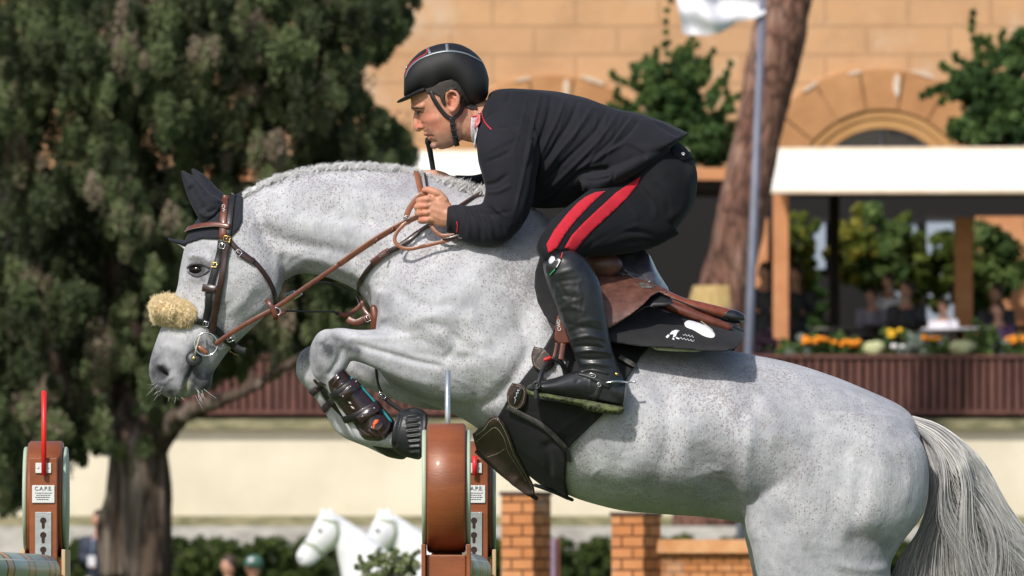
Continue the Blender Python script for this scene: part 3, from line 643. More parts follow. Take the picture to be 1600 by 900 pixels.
# ---- people in the background
def figure(name, label, z, px, py, hh, top, skin, hairc, parts, legs=None, cap=None, group=None, seat=False):
    """px,py = centre of the head in the photo, hh = head height in px; body built in head heights"""
    k = pm(z); H = hh*k; c = B(px, py, z); r = empty(name, Vector((c.x, c.y, c.z-(5.2*H if seat else 7*H))), label, 'person', group)
    mb = MB(); mb.ball(c, (H*.36, H*.42, H*.5), n=20); mb.ball(c+Vector((-.33*H, -.15*H, -.08*H)), (H*.09, .09*H, .1*H), n=10)
    P = lambda x, y, zz: c+Vector((x*H, y*H, zz*H))
    def L(pts, rr, m_=mb): m_.tube([P(*p_) for p_ in pts], [q*H for q in rr], 14)
    L([(0, 0, -.3), (0, .03, -.75)], [.2, .24]); L([(0, .03, -.7), (0, .05, -1.0), (0, .05, -1.6), (0, .05, -2.4), (0, .05, -3.0)], [.25, .55, .62, .52, .5])
    for s in (-1, 1):
        arm = parts.get('arm', [(.8, 0, -1.0), (.95, -.05, -1.9), (.8, -.5, -2.7)]); L([(s*x, y, zz) for x, y, zz in arm], [.22, .17, .12]); hx = arm[-1]; mb.ball(P(s*hx[0], hx[1]-.08, hx[2]-.1), (.12*H, .14*H, .14*H), n=10)
        lg = [(s*.28, 0, -3.0), (s*.36, -1.5, -3.2), (s*.36, -1.6, -4.9), (s*.36, -1.9, -5.1)] if seat else [(s*.27, 0, -3.0), (s*.28, 0, -4.8), (s*.28, .05, -6.7), (s*.28, -.35, -6.85)]
        L(lg, [.38, .28, .2, .16])
    me = fuse(mb, H*.09, 4); link('body', me, skin, r)
    # clothes: covers lifted off the body
    tr = MB()
    tr.tube([P(0, .03, -.85), P(0, .05, -1.05), P(0, .05, -1.6), P(0, .05, -2.4), P(0, .05, -3.1)], [.30*H, .62*H, .70*H, .60*H, .60*H], 18)
    for s in (-1, 1):
        arm = parts.get('arm', [(.8, 0, -1.0), (.95, -.05, -1.9), (.8, -.5, -2.7)]); e = arm[1]; h = arm[2]; f = parts.get('sleeve', .85); tr.tube([P(s*.45, 0, -1.05), P(s*arm[0][0], arm[0][1], arm[0][2]), P(s*e[0], e[1], e[2]), P(s*(e[0]+(h[0]-e[0])*f), e[1]+(h[1]-e[1])*f, e[2]+(h[2]-e[2])*f)], [.28*H, .29*H, .24*H, .18*H], 12)
    tm = fuse(tr, H*.1, 3); v = verts(tm); n = normals(tm); setverts(tm, v+n*(fnoise(v, 9/H, 7)*.02*H)[:, None]); link('top', tm, top, r)
    lm = MB()
    for s in (-1, 1):
        lg = [(s*.28, 0, -2.95), (s*.36, -1.5, -3.2), (s*.36, -1.6, -4.7)] if seat else [(s*.27, 0, -2.95), (s*.28, 0, -4.8), (s*.28, .05, -6.6)]
        lm.tube([P(*q) for q in lg], [.46*H, .34*H, .27*H], 14)
    link('trousers', fuse(lm, H*.1, 3), legs or M_dkcl, r)
    hb_ = MB(); hb_.ball(c+Vector((.05*H, .06*H, .10*H)), (H*.40, H*.46, H*.46), n=18)
    hm_ = fuse(hb_, H*.07, 2); v = verts(hm_); v[:, 2] = np.where((v[:, 0]-c.x < -.05*H) & (v[:, 2] < c.z+.18*H), c.z+.18*H, v[:, 2]); setverts(hm_, v); link('hair', hm_, hairc, r)
    if cap: 
        cm = MB(); cm.ball(c+Vector((.02*H, 0, .18*H)), (H*.44, H*.48, H*.40), n=18); cm.ball(c+Vector((-.15*H, -.45*H, .12*H)), (H*.3, H*.25, H*.05), n=12); link('cap', mesh(cm.v, cm.f), cap, r)
        MB().ball(c+Vector((-.1*H, -.42*H, .32*H)), (H*.14, .03*H, .12*H), n=12).build('cap_badge', M_white2, r)
    return r
M_dkcl = nmat('dark_cloth', (.012, .012, .016), (.03, .03, .036), 8); M_skin2 = nmat('bystander_skin', (.42, .21, .14), (.52, .28, .20), 8, .55); M_white2 = nmat('white_shirt', (.60, .58, .64), (.72, .70, .76), 6)
M_h2 = nmat('brown_hair', (.03, .016, .010), (.06, .035, .02), 12); M_navyj = nmat('navy_jacket', (.010, .016, .035), (.022, .03, .06), 6); M_bluesh = nmat('blue_shirt', (.10, .14, .22), (.22, .27, .36), 6); M_jean = nmat('beige_trousers', (.32, .26, .18), (.42, .35, .26), 6)
pl = figure('person', 'man in navy jacket wearing a white pass, standing left of the cypress trunk', 128, 154, 812, 30, M_navyj, M_skin2, M_h2, {'arm': [(.72, 0, -1.0), (.85, -.1, -2.0), (.25, -.75, -2.4)]}, M_jean)
band(137, 149, 868, 885, 126.9, .02).build('pass_card', M_white2, pl, False); c0, c1 = B(146, 832, 127), B(143, 868, 126.9); MB().tube([c0, c1], .012, 6).build('lanyard', M_bluesh, pl)
figure('person', 'dark-haired spectator at the bottom edge, left of the one in the green cap', 112, 357, 884, 34, M_dkcl, M_skin2, M_h2, {})
figure('person', 'spectator in a green and white cap at the bottom edge', 112, 396, 886, 34, M_white2, M_skin2, M_h2, {}, None, nmat('green_cap', (.05, .12, .09), (.08, .17, .13), 8))
ST = [('waiter in black standing left of the orange post', 1195, 425, ZT+3, 30, M_dkcl, 0), ('figure in black standing right of the orange post', 1243, 428, ZT+4, 30, M_dkcl, 0), ('seated guest in a white collar behind the dark-jacketed man', 1388, 440, ZT+3.2, 26, M_white2, 1), ('dark-jacketed man seated with his back turned, in the middle of the terrace', 1416, 452, ZT+2.5, 30, M_dkcl, 1), ('guest in white shirt seated low right of the yellow flowers', 1474, 478, ZT+1.3, 24, M_white2, 1),
      ('guest in dark coat seated near the right end of the terrace', 1556, 458, ZT+3, 30, M_dkcl, 1), ('guest in purple top seated before the dark-coated guest at the right', 1560, 484, ZT+1.5, 26, nmat('purple_top', (.04, .015, .05), (.08, .03, .09), 8), 1), ('grey-shirted guest seated at the left side of the table group', 1362, 462, ZT+3, 24, nmat('grey_shirt', (.16, .15, .20), (.25, .24, .30), 8), 1)]
for lab, px, py, z, hh, tp, seat in ST: figure('person', lab, z, px, py, hh, tp, M_skin2, M_h2, {'arm': [(.75, 0, -1.0), (.85, -.2, -1.9), (.35, -.9, -2.0)]}, seat=bool(seat), group='guests and staff on the terrace')
for i, (px, py, z) in enumerate(((1408, 510, ZT+2.2), (1500, 515, ZT+1.2), (1580, 512, ZT+2.4), (1322, 515, ZT+3))):
    r = empty('round_table', B(px, 553, z), ['dark round table before the man with his back turned', 'pale-topped table before the white-shirted guest', 'dark table at the right end of the terrace', 'grey-clothed table right of the dark inner post'][i], 'table', 'tables on the terrace'); c = B(px, py, z)
    m = MB(); m.lathe([(.02, -.02), (.50, -.02), (.52, 0), (.50, .02), (.02, .02)], c, None, 28); m.build('table_top', [M_dark, M_white2, M_dark, nmat('grey_table_cloth', (.10, .10, .09), (.17, .17, .15), 5)][i], r); h = c.z-B(px, 560, z).z
    MB().tube([c, c-Vector((0, 0, h))], .04, 10).build('pedestal', M_dark, r); MB().lathe([(.05, .04), (.25, .02), (.27, 0)], c-Vector((0, 0, h)), None, 20).build('foot', M_dark, r)
# ---- white horse statues
M_stat = nmat('white_gloss_paint', (.66, .67, .70), (.80, .80, .82), 5, .45); M_grn = nmat('green_painted_bridle', (.20, .26, .14), (.30, .36, .2), 6)
def statue(dx, dz, label):
    z = 92+dz; off = z-D; r = empty('horse_statue', Vector((B(530+dx, 900, z).x, off, 0)), label, 'statue', 'white horse statues'); global S_
    def lf(rows, n=28, sub=4, mb=None):   # same loft, set at the statue's distance
        R = catmull(rows, sub); vs = []; k = pm(z)
        for ax, ay, bx, by, hw in R:
            a = B(ax+dx, ay, z); b = B(bx+dx, by, z); mid = (a+b)/2; h = (a-b)/2
            for j in range(n):
                th = 2*math.pi*j/n; vs.append(mid+h*math.cos(th)+Vector((0, -1, 0))*hw*k*math.sin(th))
        N = len(R); fs = [(i*n+j, i*n+(j+1) % n, (i+1)*n+(j+1) % n, (i+1)*n+j) for i in range(N-1) for j in range(n)]+[tuple(range(n))[::-1], tuple(range((N-1)*n, N*n))]
        return (mb or MB()).add(vs, fs)
    m = lf([(506,800,522,806,8), (498,806,538,818,15), (490,820,536,838,19), (484,834,526,852,17), (474,848,508,866,12), (466,860,498,876,11), (463,868,486,884,11), (466,880,480,886,7)])
    lf([(512,800,520,824,10), (530,806,524,846,12), (556,822,528,872,15), (588,846,534,905,19), (622,880,538,960,26), (650,940,545,1040,34), (655,1040,560,1120,34)], mb=m)
    for e in (0, 12): lf([(500+e,794,506+e,794,1.5), (501+e,800,510+e,801,4), (503+e,808,514+e,808,5)], 12, 3, m)
    me = fuse(m, .010, 3); p = verts(me); link('head_and_neck', me, M_stat, r); t = bvh(me)
    def dd(path, wd): R = catmull([(x+dx, y) for x, y in path], 5); L = [hit(t, q[0], q[1], .004, off) for q in R]; return strap([l[0] for l in L], wd*pm(z), .01, norms=[l[1] for l in L])
    for path in ([(503,812),(514,814),(526,816)], [(524,815),(527,832),(520,848),(509,858),(500,862)], [(476,848),(490,852),(500,862),(507,866)]): dd(path, 3.5).build('bridle_band', M_grn, r)
    MB().ball(hit(t, 500+dx, 829, -.005, off)[0], .020, n=10).build('eye', mat('statue_eye', (.03, .03, .03), .3), r); MB().ball(hit(t, 470+dx, 872, -.008, off)[0], .016, n=10).build('nostril', mat('statue_nostril', (.25, .22, .22), .6), r); dd([(469, 884), (476, 880), (484, 877)], 1.2).build('mouth', mat('statue_mouth', (.3, .28, .28), .6), r)
    lf([(545,1000,640,1000,26), (540,1130,650,1130,28)]).build('body_below', M_stat, r)
statue(0, 0, 'white painted horse statue with green bridle, the left and nearer of the pair'); statue(90, 3, 'white painted horse statue with green bridle, the right one half behind the brown fence standard')
# ---- brick pillars and low wall
M_brk = brickmat('orange_brick', (.50, .20, .075), (.60, .27, .12), (.10, .035, .018), .165, .0745, .5, .0075, .35, .004); M_brkp = nmat('orange_plaster', (.55, .24, .09), (.68, .36, .17), 6, .8, .003, 30)
ZP = 75.0
def pillar(px, pyt, label, ang=-.5):
    r = empty('brick_pillar', Vector((B(px, 900, ZP).x, ZP-D, 0)), label, 'pillar', 'brick pillars'); top = B(px, pyt, ZP)
    o = MB().box((0, 0, top.z/2), (.24, .24, top.z)).build('shaft', M_brk, r, False); o.matrix_parent_inverse = Matrix(); o.location = (0, 0, 0); o.rotation_euler.z = ang; o.location.x = 0
    c = MB().box((0, 0, top.z+.012), (.26, .26, .024)).build('cap', nmat('dark_cap', (.05, .022, .015), (.09, .04, .028), 12), r, False); c.matrix_parent_inverse = Matrix(); c.rotation_euler.z = ang
pillar(822, 774, 'left imitation-brick pillar just below the grey horse\'s girth'); pillar(994, 806, 'right imitation-brick pillar below the grey horse\'s belly, joined to the low wall')
lw = band(1026, 1240, 845, 1220, ZP+.05, .2).build('low_brick_wall', brickmat('small_orange_brick', (.50, .20, .07), (.60, .27, .11), (.16, .06, .03), .11, .052, .5, .006, .25, .003), None, False); root_at(lw, Vector((B(1130, 900, ZP).x, ZP-D, 0))); tag(lw, 'low imitation-brick wall right of the right pillar', 'wall'); 
cp = band(1024, 1242, 843, 864, ZP, .3).build('coping', M_brkp, lw, False); cp.matrix_parent_inverse = Matrix.Translation(-lw.location)
pk = empty('painted_post', Vector((B(868, 900, ZP+3).x, ZP+3-D, 0)), 'thin mauve and brown post between the two brick pillars', 'post')
band(860, 868, 842, 1200, ZP+3, .04).build('front_face', nmat('mauve_paint', (.22, .15, .22), (.30, .22, .30), 5), pk, False); band(868.5, 875, 842, 1200, ZP+3.02, .04).build('brown_face', nmat('brown_paint', (.12, .03, .02), (.16, .045, .03), 5), pk, False)
M_leafp = leafmat('pale_plant_leaf', [(0, (.10, .14, .05)), (.6, (.26, .32, .12)), (.8, (.55, .56, .45)), (1, (.72, .72, .70))], .3)
plant('white_flowering_plant', 'small green plant with white blooms left of the foot of the near fence standard', 'plant', 612, 885, 60, 80, 42, 34, 60, M_leafp, (.2, .9), (.008, .018), stems=3, sprigs=[(640, 885, 652, 862, 3), (600, 880, 590, 858, 3), (575, 890, 560, 870, 3)])
# ---- fence standards
M_stdb = nmat('brown_gloss_wood', (.20, .055, .017), (.28, .08, .026), 5, .45, .0005, 60, det=6, sc=(1, 1, 4), coat=.08); M_stdg = nmat('pale_green_paint', (.36, .44, .34), (.44, .52, .41), 4, .55); M_stdd = nmat('dark_brown_wood', (.06, .018, .010), (.10, .03, .016), 8, .5)
M_zinc = nmat('zinc_plate', (.42, .45, .46), (.52, .55, .56), 20, .35, metal=.6); M_bei = nmat('beige_edge', (.55, .38, .20), (.62, .45, .26), 5, .6); M_plw = nmat('white_plate', (.62, .64, .64), (.72, .74, .74), 10, .4); M_hole = mat('slot_shade_dark', (.03, .012, .008), .8)
def standard(px, Y, inner, pin, label, zc=1.535, ptip=1.852):
    c = W(px, 770, Y); x = c.x; r = empty('fence_standard', (x, Y, 0), label, 'jump standard', 'fence standards')
    RX = Matrix.Rotation(math.pi/2, 3, 'Y')
    def disc(R_, w_, bev=.006): return [(R_-bev, -w_/2), (R_, -w_/2+bev), (R_, w_/2-bev), (R_-bev, w_/2)]
    MB().lathe(disc(.172, .103), (x, Y, zc), RX, 96).build('wheel', M_stdb, r)
    for s in (-1, 1):
        MB().lathe(disc(.155, .012, .003), (x+s*.0585, Y, zc), RX, 72).build('side_disc', M_stdg, r); MB().lathe(disc(.150, .006, .001), (x+s*.0515 if False else x+s*.0525, Y, zc), RX, 72).build('rim_strip', M_stdd, r)
    MB().box((x, Y-inner*.0, (zc-.178)/2), (.106, .36, zc-.178), bev=.004).build('base', M_stdb, r, False)
    for s in (-1, 1): MB().box((x+s*.0595, Y, (zc-.150)/2), (.011, .40, zc-.150), bev=.002).build('base_edge', M_stdb if abs(Y) > 1.7 and inner > 0 and False else M_bei if inner < 0 else M_stdb, r, False)
    yf = Y+inner*.195
    ptop = 1.655; m = MB(); w_ = .041; y0 = Y+inner*.14; y1 = yf
    m.box((x, (y0+y1)/2, ptop/2), (.082, abs(y1-y0), ptop), bev=.003); m.build('post', M_stdb, r, False)
    f = yf+inner*.003
    MB().box((x+.000, f, 1.625), (.046, .006, .030), bev=.001).build('pin_holder', M_plw, r, False)
    for s in (-1, 1): MB().ball((x+s*.015, f+inner*.003, 1.625), (.003, .002, .003), n=8).build('screw', M_zinc, r)
    M_pin = bpy.data.materials.get('pin_'+pin) or (mat('pin_red', (.75, .02, .02), .4) if pin == 'red' else mat('pin_grey', (.55, .58, .60), .25, .7))
    MB().tube([(x+.002, f+inner*.012, 1.603), (x+.002, f+inner*.012, ptip)], .0075, 12).build('flag_pin', M_pin, r)
    MB().box((x, f, 1.548), (.066, .004, .052), bev=.001).build('maker_plate', M_plw, r, False)
    if inner < 0:
        M_ink = bpy.data.materials.get('ink') or mat('ink', (.03, .03, .035), .7)
        text('C.A.P.E.', .016, (x, f-.0028, 1.564), (1, 0, 0), (0, 0, 1), M_ink, 'lettering', r)
        for i, (t_, s_) in enumerate((('via Po 11 - Roma', .006), ('tel. 06 30 11 22', .006), ('ostacoli', .0055), ('equitazione', .0055)) if False else ()): pass
        for i in range(4):
            m = MB(); xx = -.024+.004*(i % 2)
            while xx < .024-.003*i: wd = rng.uniform(.003, .008); m.box((x+xx+wd/2, f-.0024, 1.551-i*.0062), (wd, .0006, .0022)); xx += wd+.0015
            m.build('small_print', M_ink, r, False)
    MB().box((x, f, 1.420), (.048, .005, .150), bev=.001).build('cup_track', M_zinc, r, False)
    for i in range(3):
        zz = 1.470-i*.043; m = MB(); n_ = 14; P = [(math.cos(t)*.0095, math.sin(t)*.0095) for t in np.linspace(-math.pi*.33, math.pi*1.33, n_)]+[(-.0045, -.022), (-.002, -.0245), (.002, -.0245), (.0045, -.022)]
        m.prism([Vector((x+a, f+inner*.0030, zz+b)) for a, b in P], (0, inner*-.0012, 0)); m.build('key_slot', M_hole, r, False)  # raised dark shapes stand in for the shaded slot openings
    MB().box((x, f+inner*.012, 1.335), (.045, .03, .05), bev=.004).build('cup', M_zinc, r, False)
    return x
xl = standard(72, 1.75, -1, 'red', 'brown and green wheel-topped fence standard with red pin, at the far left'); xr = standard(741, 1.75, -1, 'red', 'far wheel-topped fence standard half hidden behind the nearest one, under the horse\'s chest', ptip=1.66); xn = standard(697.5, -1.75, 1, 'grey', 'nearest wheel-topped fence standard seen edge-on, brown wheel with a grey metal pin')
# plaid poles
def polemat():
    m = mat('plaid_pole_paint', (.3, .4, .3), .4, coat=.2); g = NG(m); sp = g.n('ShaderNodeSeparateXYZ'); g.l(g.co(), sp.inputs[0])
    def saw(per, ph): return g.math('FRACT', g.math('MULTIPLY_ADD', sp.outputs[2], 1/per, ph))
    f = saw(.95, .25); c = g.ramp(f, [(0, (.33, .40, .30)), (.42, (.33, .40, .30)), (.43, (.12, .05, .03)), (.49, (.12, .05, .03)), (.50, (.52, .34, .14)), (.72, (.52, .34, .14)), (.73, (.12, .05, .03)), (.79, (.12, .05, .03)), (.80, (.33, .40, .30))])
    c_ = c.node.color_ramp; c_.interpolation = 'CONSTANT'
    an = g.math('ARCTAN2', sp.outputs[0], sp.outputs[1]); f2 = g.math('FRACT', g.math('MULTIPLY_ADD', an, 6/6.283, .1)); s = g.math('LESS_THAN', f2, .09)
    g.col(g.mixc(s, c, (.62, .60, .48))); return m
M_pole = polemat()
for xa, lab in ((xl, 'plaid green and brown jump pole at the bottom left, resting in the far left standard'), (xr, 'plaid green and brown jump pole end between the two right standards')):
    a = Vector((xa+.004, 1.75-.245, 1.322)); b = Vector((xa-.055, -1.75+.245, 1.322)); L = (b-a).length; rot = (b-a).to_track_quat('Z', 'Y')
    o = MB().lathe([(.001, 0), (.040, 0), (.048, .006), (.048, L-.006), (.040, L), (.001, L)], (0, 0, 0), None, 40).build('jump_pole', M_pole, None); o.location = a; o.rotation_mode = 'QUATERNION'; o.rotation_quaternion = rot; tag(o, lab, 'jump pole', 'plaid jump poles')
# near standard of the landing side is outside the picture at the left but carries the pole
# ================================================================ the grey horse
def make_horse_material():
    m = mat('grey_coat', (.6, .6, .62), .62, spec=.25, sheen=.15); g = NG(m)
    at = g.n('ShaderNodeAttribute', attribute_name='dark').outputs['Fac']
    gr = g.n('ShaderNodeAttribute', attribute_name='stain_bounce').outputs['Fac']
    sk = g.n('ShaderNodeAttribute', attribute_name='freckle').outputs['Fac']
    big = g.noise(3.5, 4, .6); mid = g.noise(22, 4, .65)
    base = g.ramp(g.math('MULTIPLY_ADD', mid, .4, g.math('MULTIPLY', big, .6)), [(.34, (.31, .318, .355)), (.5, (.48, .488, .52)), (.64, (.63, .638, .66))])
    # fleabitten specks
    vo = g.n('ShaderNodeTexVoronoi', feature='F1'); vo.inputs['Scale'].default_value = 150
    wob = g.n('ShaderNodeTexNoise'); wob.inputs['Scale'].default_value = 60; g.l(g.co(), wob.inputs['Vector'])
    mp = g.mixc(.012, g.co(), wob.outputs['Color'], 'ADD'); g.l(mp, vo.inputs['Vector'])
    sep = g.n('ShaderNodeSeparateColor'); g.l(vo.outputs['Color'], sep.inputs[0])
    dens = g.math('MULTIPLY_ADD', g.noise(6, 3), 1.9, -.24)
    dens = g.math('MULTIPLY', dens, sk)
    size = g.math('MULTIPLY', g.math('SUBTRACT', dens, sep.outputs[0]), .9)
    size = g.math('MINIMUM', g.math('MAXIMUM', size, 0), .36)
    spot = g.math('MULTIPLY', g.math('GREATER_THAN', size, g.math('ADD', vo.outputs['Distance'], 0.02)), g.math('MULTIPLY_ADD', sep.outputs[1], .5, .38))
    v2 = g.n('ShaderNodeTexVoronoi', feature='F1'); v2.inputs['Scale'].default_value = 190; g.l(g.co((1, 1, .7)), v2.inputs['Vector'])
    s2 = g.n('ShaderNodeSeparateColor'); g.l(v2.outputs['Color'], s2.inputs[0])
    sp2 = g.math('MULTIPLY', g.math('GREATER_THAN', g.math('MULTIPLY', g.math('SUBTRACT', g.math('MULTIPLY', dens, .8), s2.outputs[0]), .9), v2.outputs['Distance']), .6)
    c = g.mixc(spot, base, (.19, .13, .125)); c = g.mixc(sp2, c, (.23, .18, .18))
    hairn = g.noise(330, 3, .7, (1, 1, .35))
    c = g.mixc(g.math('MULTIPLY', hairn, .3), c, (.26, .26, .28)); hb2 = g.noise(130, 4, .7, (1.1, 1, .30)); c = g.mixc(g.ramp(hb2, [(.42, (0, 0, 0)), (.62, (.34, .34, .34))]), c, (.30, .30, .325))
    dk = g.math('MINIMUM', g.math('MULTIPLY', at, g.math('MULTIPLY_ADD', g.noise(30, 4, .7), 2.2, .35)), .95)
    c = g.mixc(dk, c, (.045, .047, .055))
    c = g.mixc(g.math('MULTIPLY', gr, g.math('MULTIPLY_ADD', mid, .8, .3)), c, (.30, .31, .16))
    g.col(c)
    b1 = g.bump(hairn, .0012, .8, g.bump(hb2, .0022, .6)); g.nrm(g.bump(g.noise(28, 4, .6), .006, .45, b1))
    return m
M_coat = make_horse_material()
hb = MB()
trunk = [  # top, bottom, halfwidth, yc, k
 (604,420,588,500,.10,0,0), (630,370,583,545,.17,0,.05), (690,318,600,590,.23,0,.12), (770,306,645,622,.26,0,.22), (850,335,725,655,.28,0,.25),
 (925,425,800,712,.295,0,.15), (990,495,876,768,.315,0,.1), (1070,532,958,795,.33,0,.1), (1150,549,1046,804,.33,0,.1),
 (1225,564,1128,812,.31,0,.08), (1305,589,1210,830,.29,0,.08), (1375,618,1300,850,.27,0,.05), (1420,645,1385,820,.22,0,0), (1438,680,1432,770,.13,0,0)]
loft(trunk, 56, 6, hb)
neck = [(372,306,436,446,.062,0,.15), (418,282,468,428,.075,0,.3), (480,266,520,437,.092,0,.35), (560,261,566,462,.11,0,.35), (645,268,592,510,.14,0,.3), (720,296,620,565,.18,0,.25), (800,322,690,600,.22,0,.2)]
loft(neck, 44, 6, hb)
head = [(372,306,400,330,.04,0,0), (350,318,428,362,.07,0,0), (318,336,442,392,.092,0,0), (292,375,444,428,.1,0,.05), (282,415,438,455,.1,0,.12), (277,448,424,482,.09,0,.15), (267,478,402,505,.072,0,.1),
 (255,505,380,526,.062,0,.1), (243,535,356,550,.055,0,.08), (235,562,338,574,.054,0,.05), (233,585,322,596,.056,0,0), (243,607,306,612,.046,0,0), (262,622,296,621,.03,0,0)]
loft(head, 40, 6, hb)
# chin and lower lip
loft([(296,560,336,572,.035,0,0),(292,590,332,588,.042,0,0),(298,611,331,600,.036,0,0),(308,616,326,611,.02,0,0)], 24, 5, hb)
# near foreleg: forearm
def foreleg(mb, ox, oy, Y, s=1):
    A = lambda r: [(a+ox, b+oy, c+ox, d+oy, h, Y+(dy), k) for a, b, c, d, h, dy, k in r]
    loft(A([(800,455,826,570,.05,.02*s,0), (765,462,795,603,.075,.01*s,0), (715,478,745,630,.09,0,0), (668,498,690,624,.085,0,0), (615,510,630,598,.068,0,0), (568,515,582,574,.052,0,0), (530,512,550,563,.046,0,0), (506,518,536,560,.04,0,0)]), 28, 5, mb)
    loft(A([(512,513,548,548,.036,0,0), (497,520,548,562,.043,0,0), (485,540,544,572,.046,0,0), (483,562,538,582,.044,0,0), (488,585,530,588,.036,0,0), (502,600,538,594,.03,0,0), (515,616,553,606,.027,0,0), (529,640,570,620,.027,0,0), (547,670,596,648,.029,0,0), (557,686,617,668,.034,0,0), (576,695,632,676,.032,0,0), (610,700,640,668,.03,0,0), (635,700,652,665,.034,0,0)]), 28, 5, mb)
foreleg(hb, 0, 0, -.17)
# far foreleg
def farleg(mb):
    loft([(800,455,826,570,.05,.15,0), (765,462,795,603,.075,.15,0), (715,488,735,634,.09,.15,0), (668,508,672,640,.085,.16,0), (600,530,610,622,.068,.17,0), (545,540,560,600,.052,.17,0), (500,536,520,588,.045,.17,0)], 28, 5, mb)
    loft([(494,537,520,575,.036,.17,0), (474,546,520,588,.043,.17,0), (464,563,517,597,.045,.17,0), (463,585,511,606,.043,.17,0), (474,602,508,606,.035,.17,0), (489,618,522,612,.029,.17,0), (506,643,543,628,.027,.17,0),
          (521,668,566,646,.029,.17,0), (538,684,588,662,.034,.17,0), (575,700,612,675,.031,.17,0), (600,712,635,684,.032,.17,0)], 28, 5, mb)
farleg(hb)
# hind legs
def hind(mb, dx, Y, s):
    A = lambda r: [(a+dx, b, c+dx, d, h, Y, k) for a, b, c, d, h, k in r]
    loft(A([(1215,640,1400,650,.10,0), (1185,700,1440,692,.14,0), (1163,765,1452,742,.155,0), (1163,815,1444,800,.15,0), (1174,855,1412,845,.135,0), (1183,900,1392,885,.118,0), (1200,950,1400,925,.10,0), (1240,1010,1425,970,.08,0), (1310,1070,1450,1010,.06,0), (1375,1120,1480,1060,.048,0), (1400,1160,1480,1110,.044,0)]), 36, 5, mb)
    loft(A([(1385,1100,1485,1075,.046,0), (1395,1150,1482,1130,.045,0), (1402,1200,1464,1190,.034,0), (1412,1260,1462,1255,.029,0), (1420,1320,1472,1315,.032,0), (1432,1360,1485,1345,.036,0), (1462,1395,1500,1370,.03,0), (1480,1420,1520,1390,.034,0)]), 24, 5, mb)
hind(hb, 0, -.155, 1); hind(hb, -6, .17, 1)
horse_me = fuse(hb, .0052, 9, .5)
def bl(x, y, w, d): return ([(x, y)], w, d)
